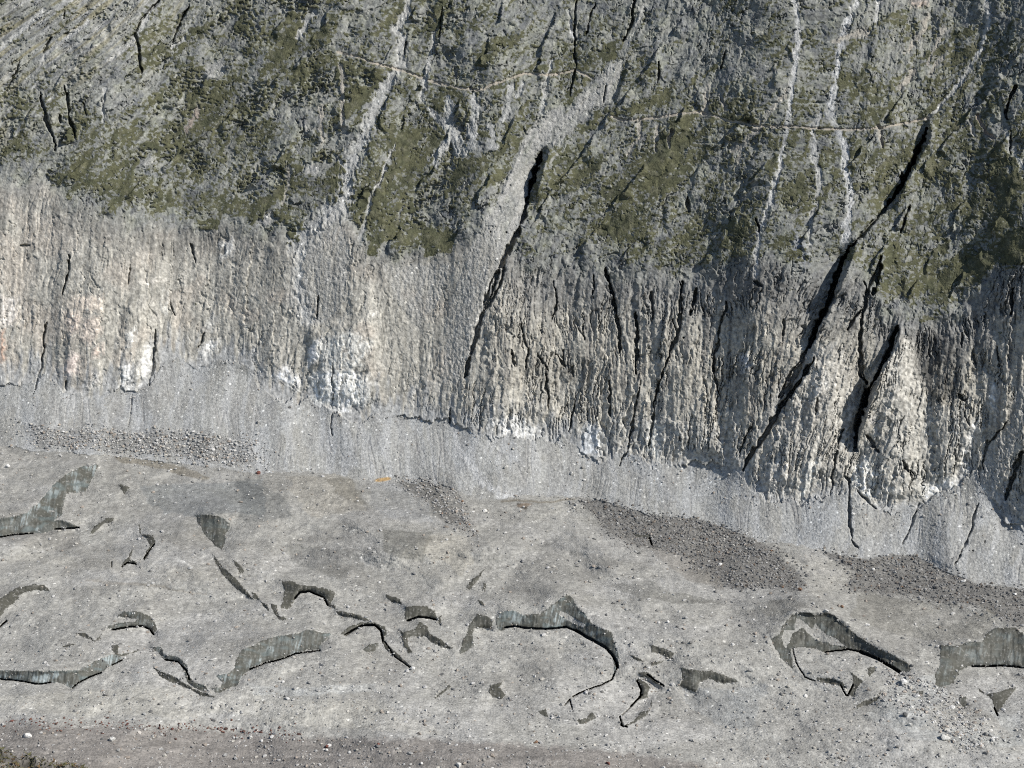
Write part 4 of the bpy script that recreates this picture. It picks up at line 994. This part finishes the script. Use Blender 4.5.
SINGLE = [
 ('E 107,645', 8, WHT, 'large white boulder on the brown foreground band, nearest the mossy outcrop'),
 ('E 440,660', 7, PAL, 'pale flat boulder on the brown band, second from the mossy outcrop'),
 ('E 985,648', 6, PAL, 'pale boulder on the upper edge of the brown band, right of the red stones'),
 ('F 45,662', 4.5, WHT, 'small white boulder on the brown band beside the pale one'),
 ('F 820,758', 8, WHT, 'whitish boulder cut by the bottom frame edge'),
 ('F 303,687', 6, RED, 'rust-red boulder on the brown band with a white stone below it'),
 ('F 300,698', 4, WHT, 'white stone touching the rust-red boulder from below'),
 ('F 503,677', 5, RED, 'second rust-red boulder on the brown band, further right'),
 ('F 640,378', 5.5, WHT, 'white boulder at the tip of the long tail of the thin arched rim'),
 ('F 755,398', 5, DRK, 'dark grey boulder below the patch with the hanging leg'),
 ('H 548,433', 10, WHT, 'biggest bright white slab right below the tapering end of the split arch'),
 ('H 600,487', 8, WHT, 'white slab just below the biggest bright slab'),
 ('H 710,650', 11, PAL, 'largest blocky pale boulder in the jumble near the bottom right'),
 ('H 570,600', 6.5, PAL, 'tilted pale block left of the largest blocky boulder'),
 ('H 465,580', 5.5, GRY, 'lone rounded grey boulder left of the jumbled blocks'),
 ('H 555,560', 6.5, DRK, 'dark block in the jumble above the tilted pale block'),
 ('H 900,662', 6, PAL, 'pale block at the right end of the jumble'),
 ('H 162,486', 5.5, WHT, 'white boulder below the left foot of the split arch'),
 ('H 740,530', 7, WHT, 'bright block left of the small greenish ice pocket'),
 ('H 545,257', 4.5, DRK, 'dark boulder alone on smooth debris above the split arch'),
 ('H 755,385', 4, GRY, 'grey boulder at the inner foot of the tall broad ice wall'),
 ('D 985,607', 5, WHT, 'white boulder where the dark rubble meets the scree at right'),
 ('D 785,556', 5.5, WHT, 'white boulder at the upper edge of the dark rubble band'),
 ('D 430,510', 4.5, WHT, 'white stone at the left tip of the right dark rubble band'),
 ('D 350,292', 3.8, WHT, 'small white stone high on the scree under the white rock'),
 ('D 585,258', 4.2, PAL, 'pale stone at the top of the scree between the buttresses'),
 ('D 305,657', 4.2, BRN, 'red-brown stone above the split arch, the smaller of two'),
 ('D 140,590', 6, BRN, 'red-brown boulder at the edge of the dark rubble, the larger of two'),
 ('C 865,490', 5.5, WHT, 'whitish slab in the middle of the left dark rubble band'),
 ('C 660,716', 4.5, WHT, 'white stone on smooth debris above the greenish ice patch'),
 ('C 330,156', 4.2, WHT, 'white stone on the scree below the fluted cliff'),
 ('C 280,130', 4.5, PAL, 'pale stone on the scree left of its white neighbour'),
 ('C 22,105', 5, PAL, 'pale boulder on the scree at the start of the curving pale gully'),
 ('C 705,677', 4, WHT, 'white stone above the tail of the largest ice arch'),
 ('B 32,131', 5, RED, 'dark red boulder at the foot of the scree beside the track'),
 ('B 925,280', 5.5, WHT, 'white boulder on pale debris under the curving pale gully'),
 ('A 30,106', 5.5, WHT, 'white boulder near the left frame edge above the long curved ice face'),
 ('E 402,653', 3.6, DRK, 'small dark boulder on the brown band between two pale ones'),
 ('A 402,690', 3.0, DRK, 'small black boulder left of the bowl-shaped ice arch'),
 ('G 425,750', 5, RED, 'rust-red boulder near the bottom edge below the largest arch'),
 ('G 140,666', 5, BRN, 'brown boulder on smooth debris below the star-shaped ice scrap'),
 ('G 665,716', 4.2, WHT, 'white stone alone near the bottom between two ice jumbles'),
 ('G 915,285', 6, WHT, 'white boulder above the greenish ice patch'),
 ('G 985,385', 6, GRY, 'grey block at the right end of the greenish ice patch'),
]
for spec, s, c, l in SINGLE:
    (x, y), = TP(spec)
    boulder(x, y, s, c, l)
SETS = [
 (FIELD_A, 70, 2.0, 3.6, 'angular grey boulder in the coarse boulder field at the foot of the left scree', 'boulders of the coarse field under the left scree'),
 (FIELD_B, 24, 2.4, 3.6, 'grey boulder in the dark block patch right of the tan sand spot', 'boulders of the block patch by the tan spot'),
 (DARK_RUBBLE[0], 40, 2.0, 3.2, 'block lying in the left dark rubble band above the glacier ice', 'blocks in the left dark rubble band'),
 (TP('P 812,546 848,557 873,559 896,554 916,556 942,570 980,585 1022,588 1022,626 1005,622 980,606 942,603 906,595 853,592 845,585 855,575 835,560'), 44, 2.0, 3.3, 'block lying in the right dark rubble band below the scree', 'blocks in the right dark rubble band'),
 (FIELD_C, 46, 2.8, 6.0, 'pale block in the jumbled heap below the tall ice wall', 'jumbled pale blocks below the tall ice wall'),
]
for poly, n, a, b, l, g in SETS:
    for x, y in scatter(n, poly):
        boulder(x, y, a + (b - a) * random.random() ** 2, random.choice((PAL, GRY, WHT, DRK, GRY, PAL) if 'dark' not in l else (GRY, DRK, PAL, DRK, BRN)), l, g)

# mossy outcrop standing on the near edge of the ice, bottom left
def outcrop():
    p0 = ground(np.array([-4.0]), np.array([787.0]))[0]
    root = bpy.data.objects.new('rock_outcrop', None)
    root.location = p0
    COL.objects.link(root)
    root['label'], root['category'] = 'dark mossy rock outcrop with rusty plants at the bottom left corner', 'rock outcrop'
    n, m = 130, 60
    uu, vv = np.meshgrid(np.linspace(-1, 1, n), np.linspace(-1, 1, m))
    x, y = (uu * 34).astype(F32), (vv * 15).astype(F32)
    hgt = 14.0 * np.clip(1 - uu ** 2 * .9 - vv ** 2, 0, 1) ** .7
    q = cells(x / 3.4, y / 3.4, 901); q_ = cells(x / 1.4, y / 1.4, 902)
    z = (hgt * (.8 + .35 * fbm(x / 9, y / 9, 903, 3)) + (1.5 * facet(q, 1.5, 1.5) + .6 * facet(q_, 1.5, 1.5)) * np.clip(hgt / 3, 0, 1) - 1.5).astype(F32)
    green = (fbm(x / 4, y / 4, 904, 3) + .2 > 0)
    c = np.empty(x.shape + (3,), F32); c[:] = A((.14, .13, .115)); c *= (.4 + 1.1 * q[0])[..., None]
    gc = np.where((fbm(x / 3, y / 3, 905, 3) > .2)[..., None], A((.14, .09, .045)), A((.085, .082, .04))) * (.7 + .6 * q_[0])[..., None]
    v = np.stack([x, y, z], -1).reshape(-1, 3)
    iv = np.arange(n * m).reshape(m, n)
    qd = np.stack([iv[:-1, :-1], iv[:-1, 1:], iv[1:, 1:], iv[1:, :-1]], -1)
    ob = mesh_object('rock', v, qd.reshape(-1, 4), c.reshape(-1, 3), MAT['rock'], smooth=False)
    ob.parent = root
    # moss and low plants: many small leaves
    k = rng.choice(np.flatnonzero(green.ravel() & (z.ravel() > 0)), 6500)
    base = v[k] + rng.normal(0, .25, (len(k), 3)).astype(F32)
    d = rng.normal(0, 1, (len(k), 2, 3)).astype(F32); d[..., 2] = np.abs(d[..., 2]) * .7
    sz = rng.uniform(.2, .75, (len(k), 1, 1)).astype(F32)
    tri = np.concatenate([base[:, None], base[:, None] + d * sz], 1)
    lf = mesh_object('moss', tri.reshape(-1, 3), np.arange(len(k) * 3).reshape(-1, 3), np.repeat(gc.reshape(-1, 3)[k], 3, 0), MAT['turf'], smooth=False)
    lf.parent = root
outcrop()
scene.cycles.max_bounces = 4
scene.cycles.filter_width = 1.05
scene.cycles.use_denoising = False
print('done', round(time.time() - T0, 1))
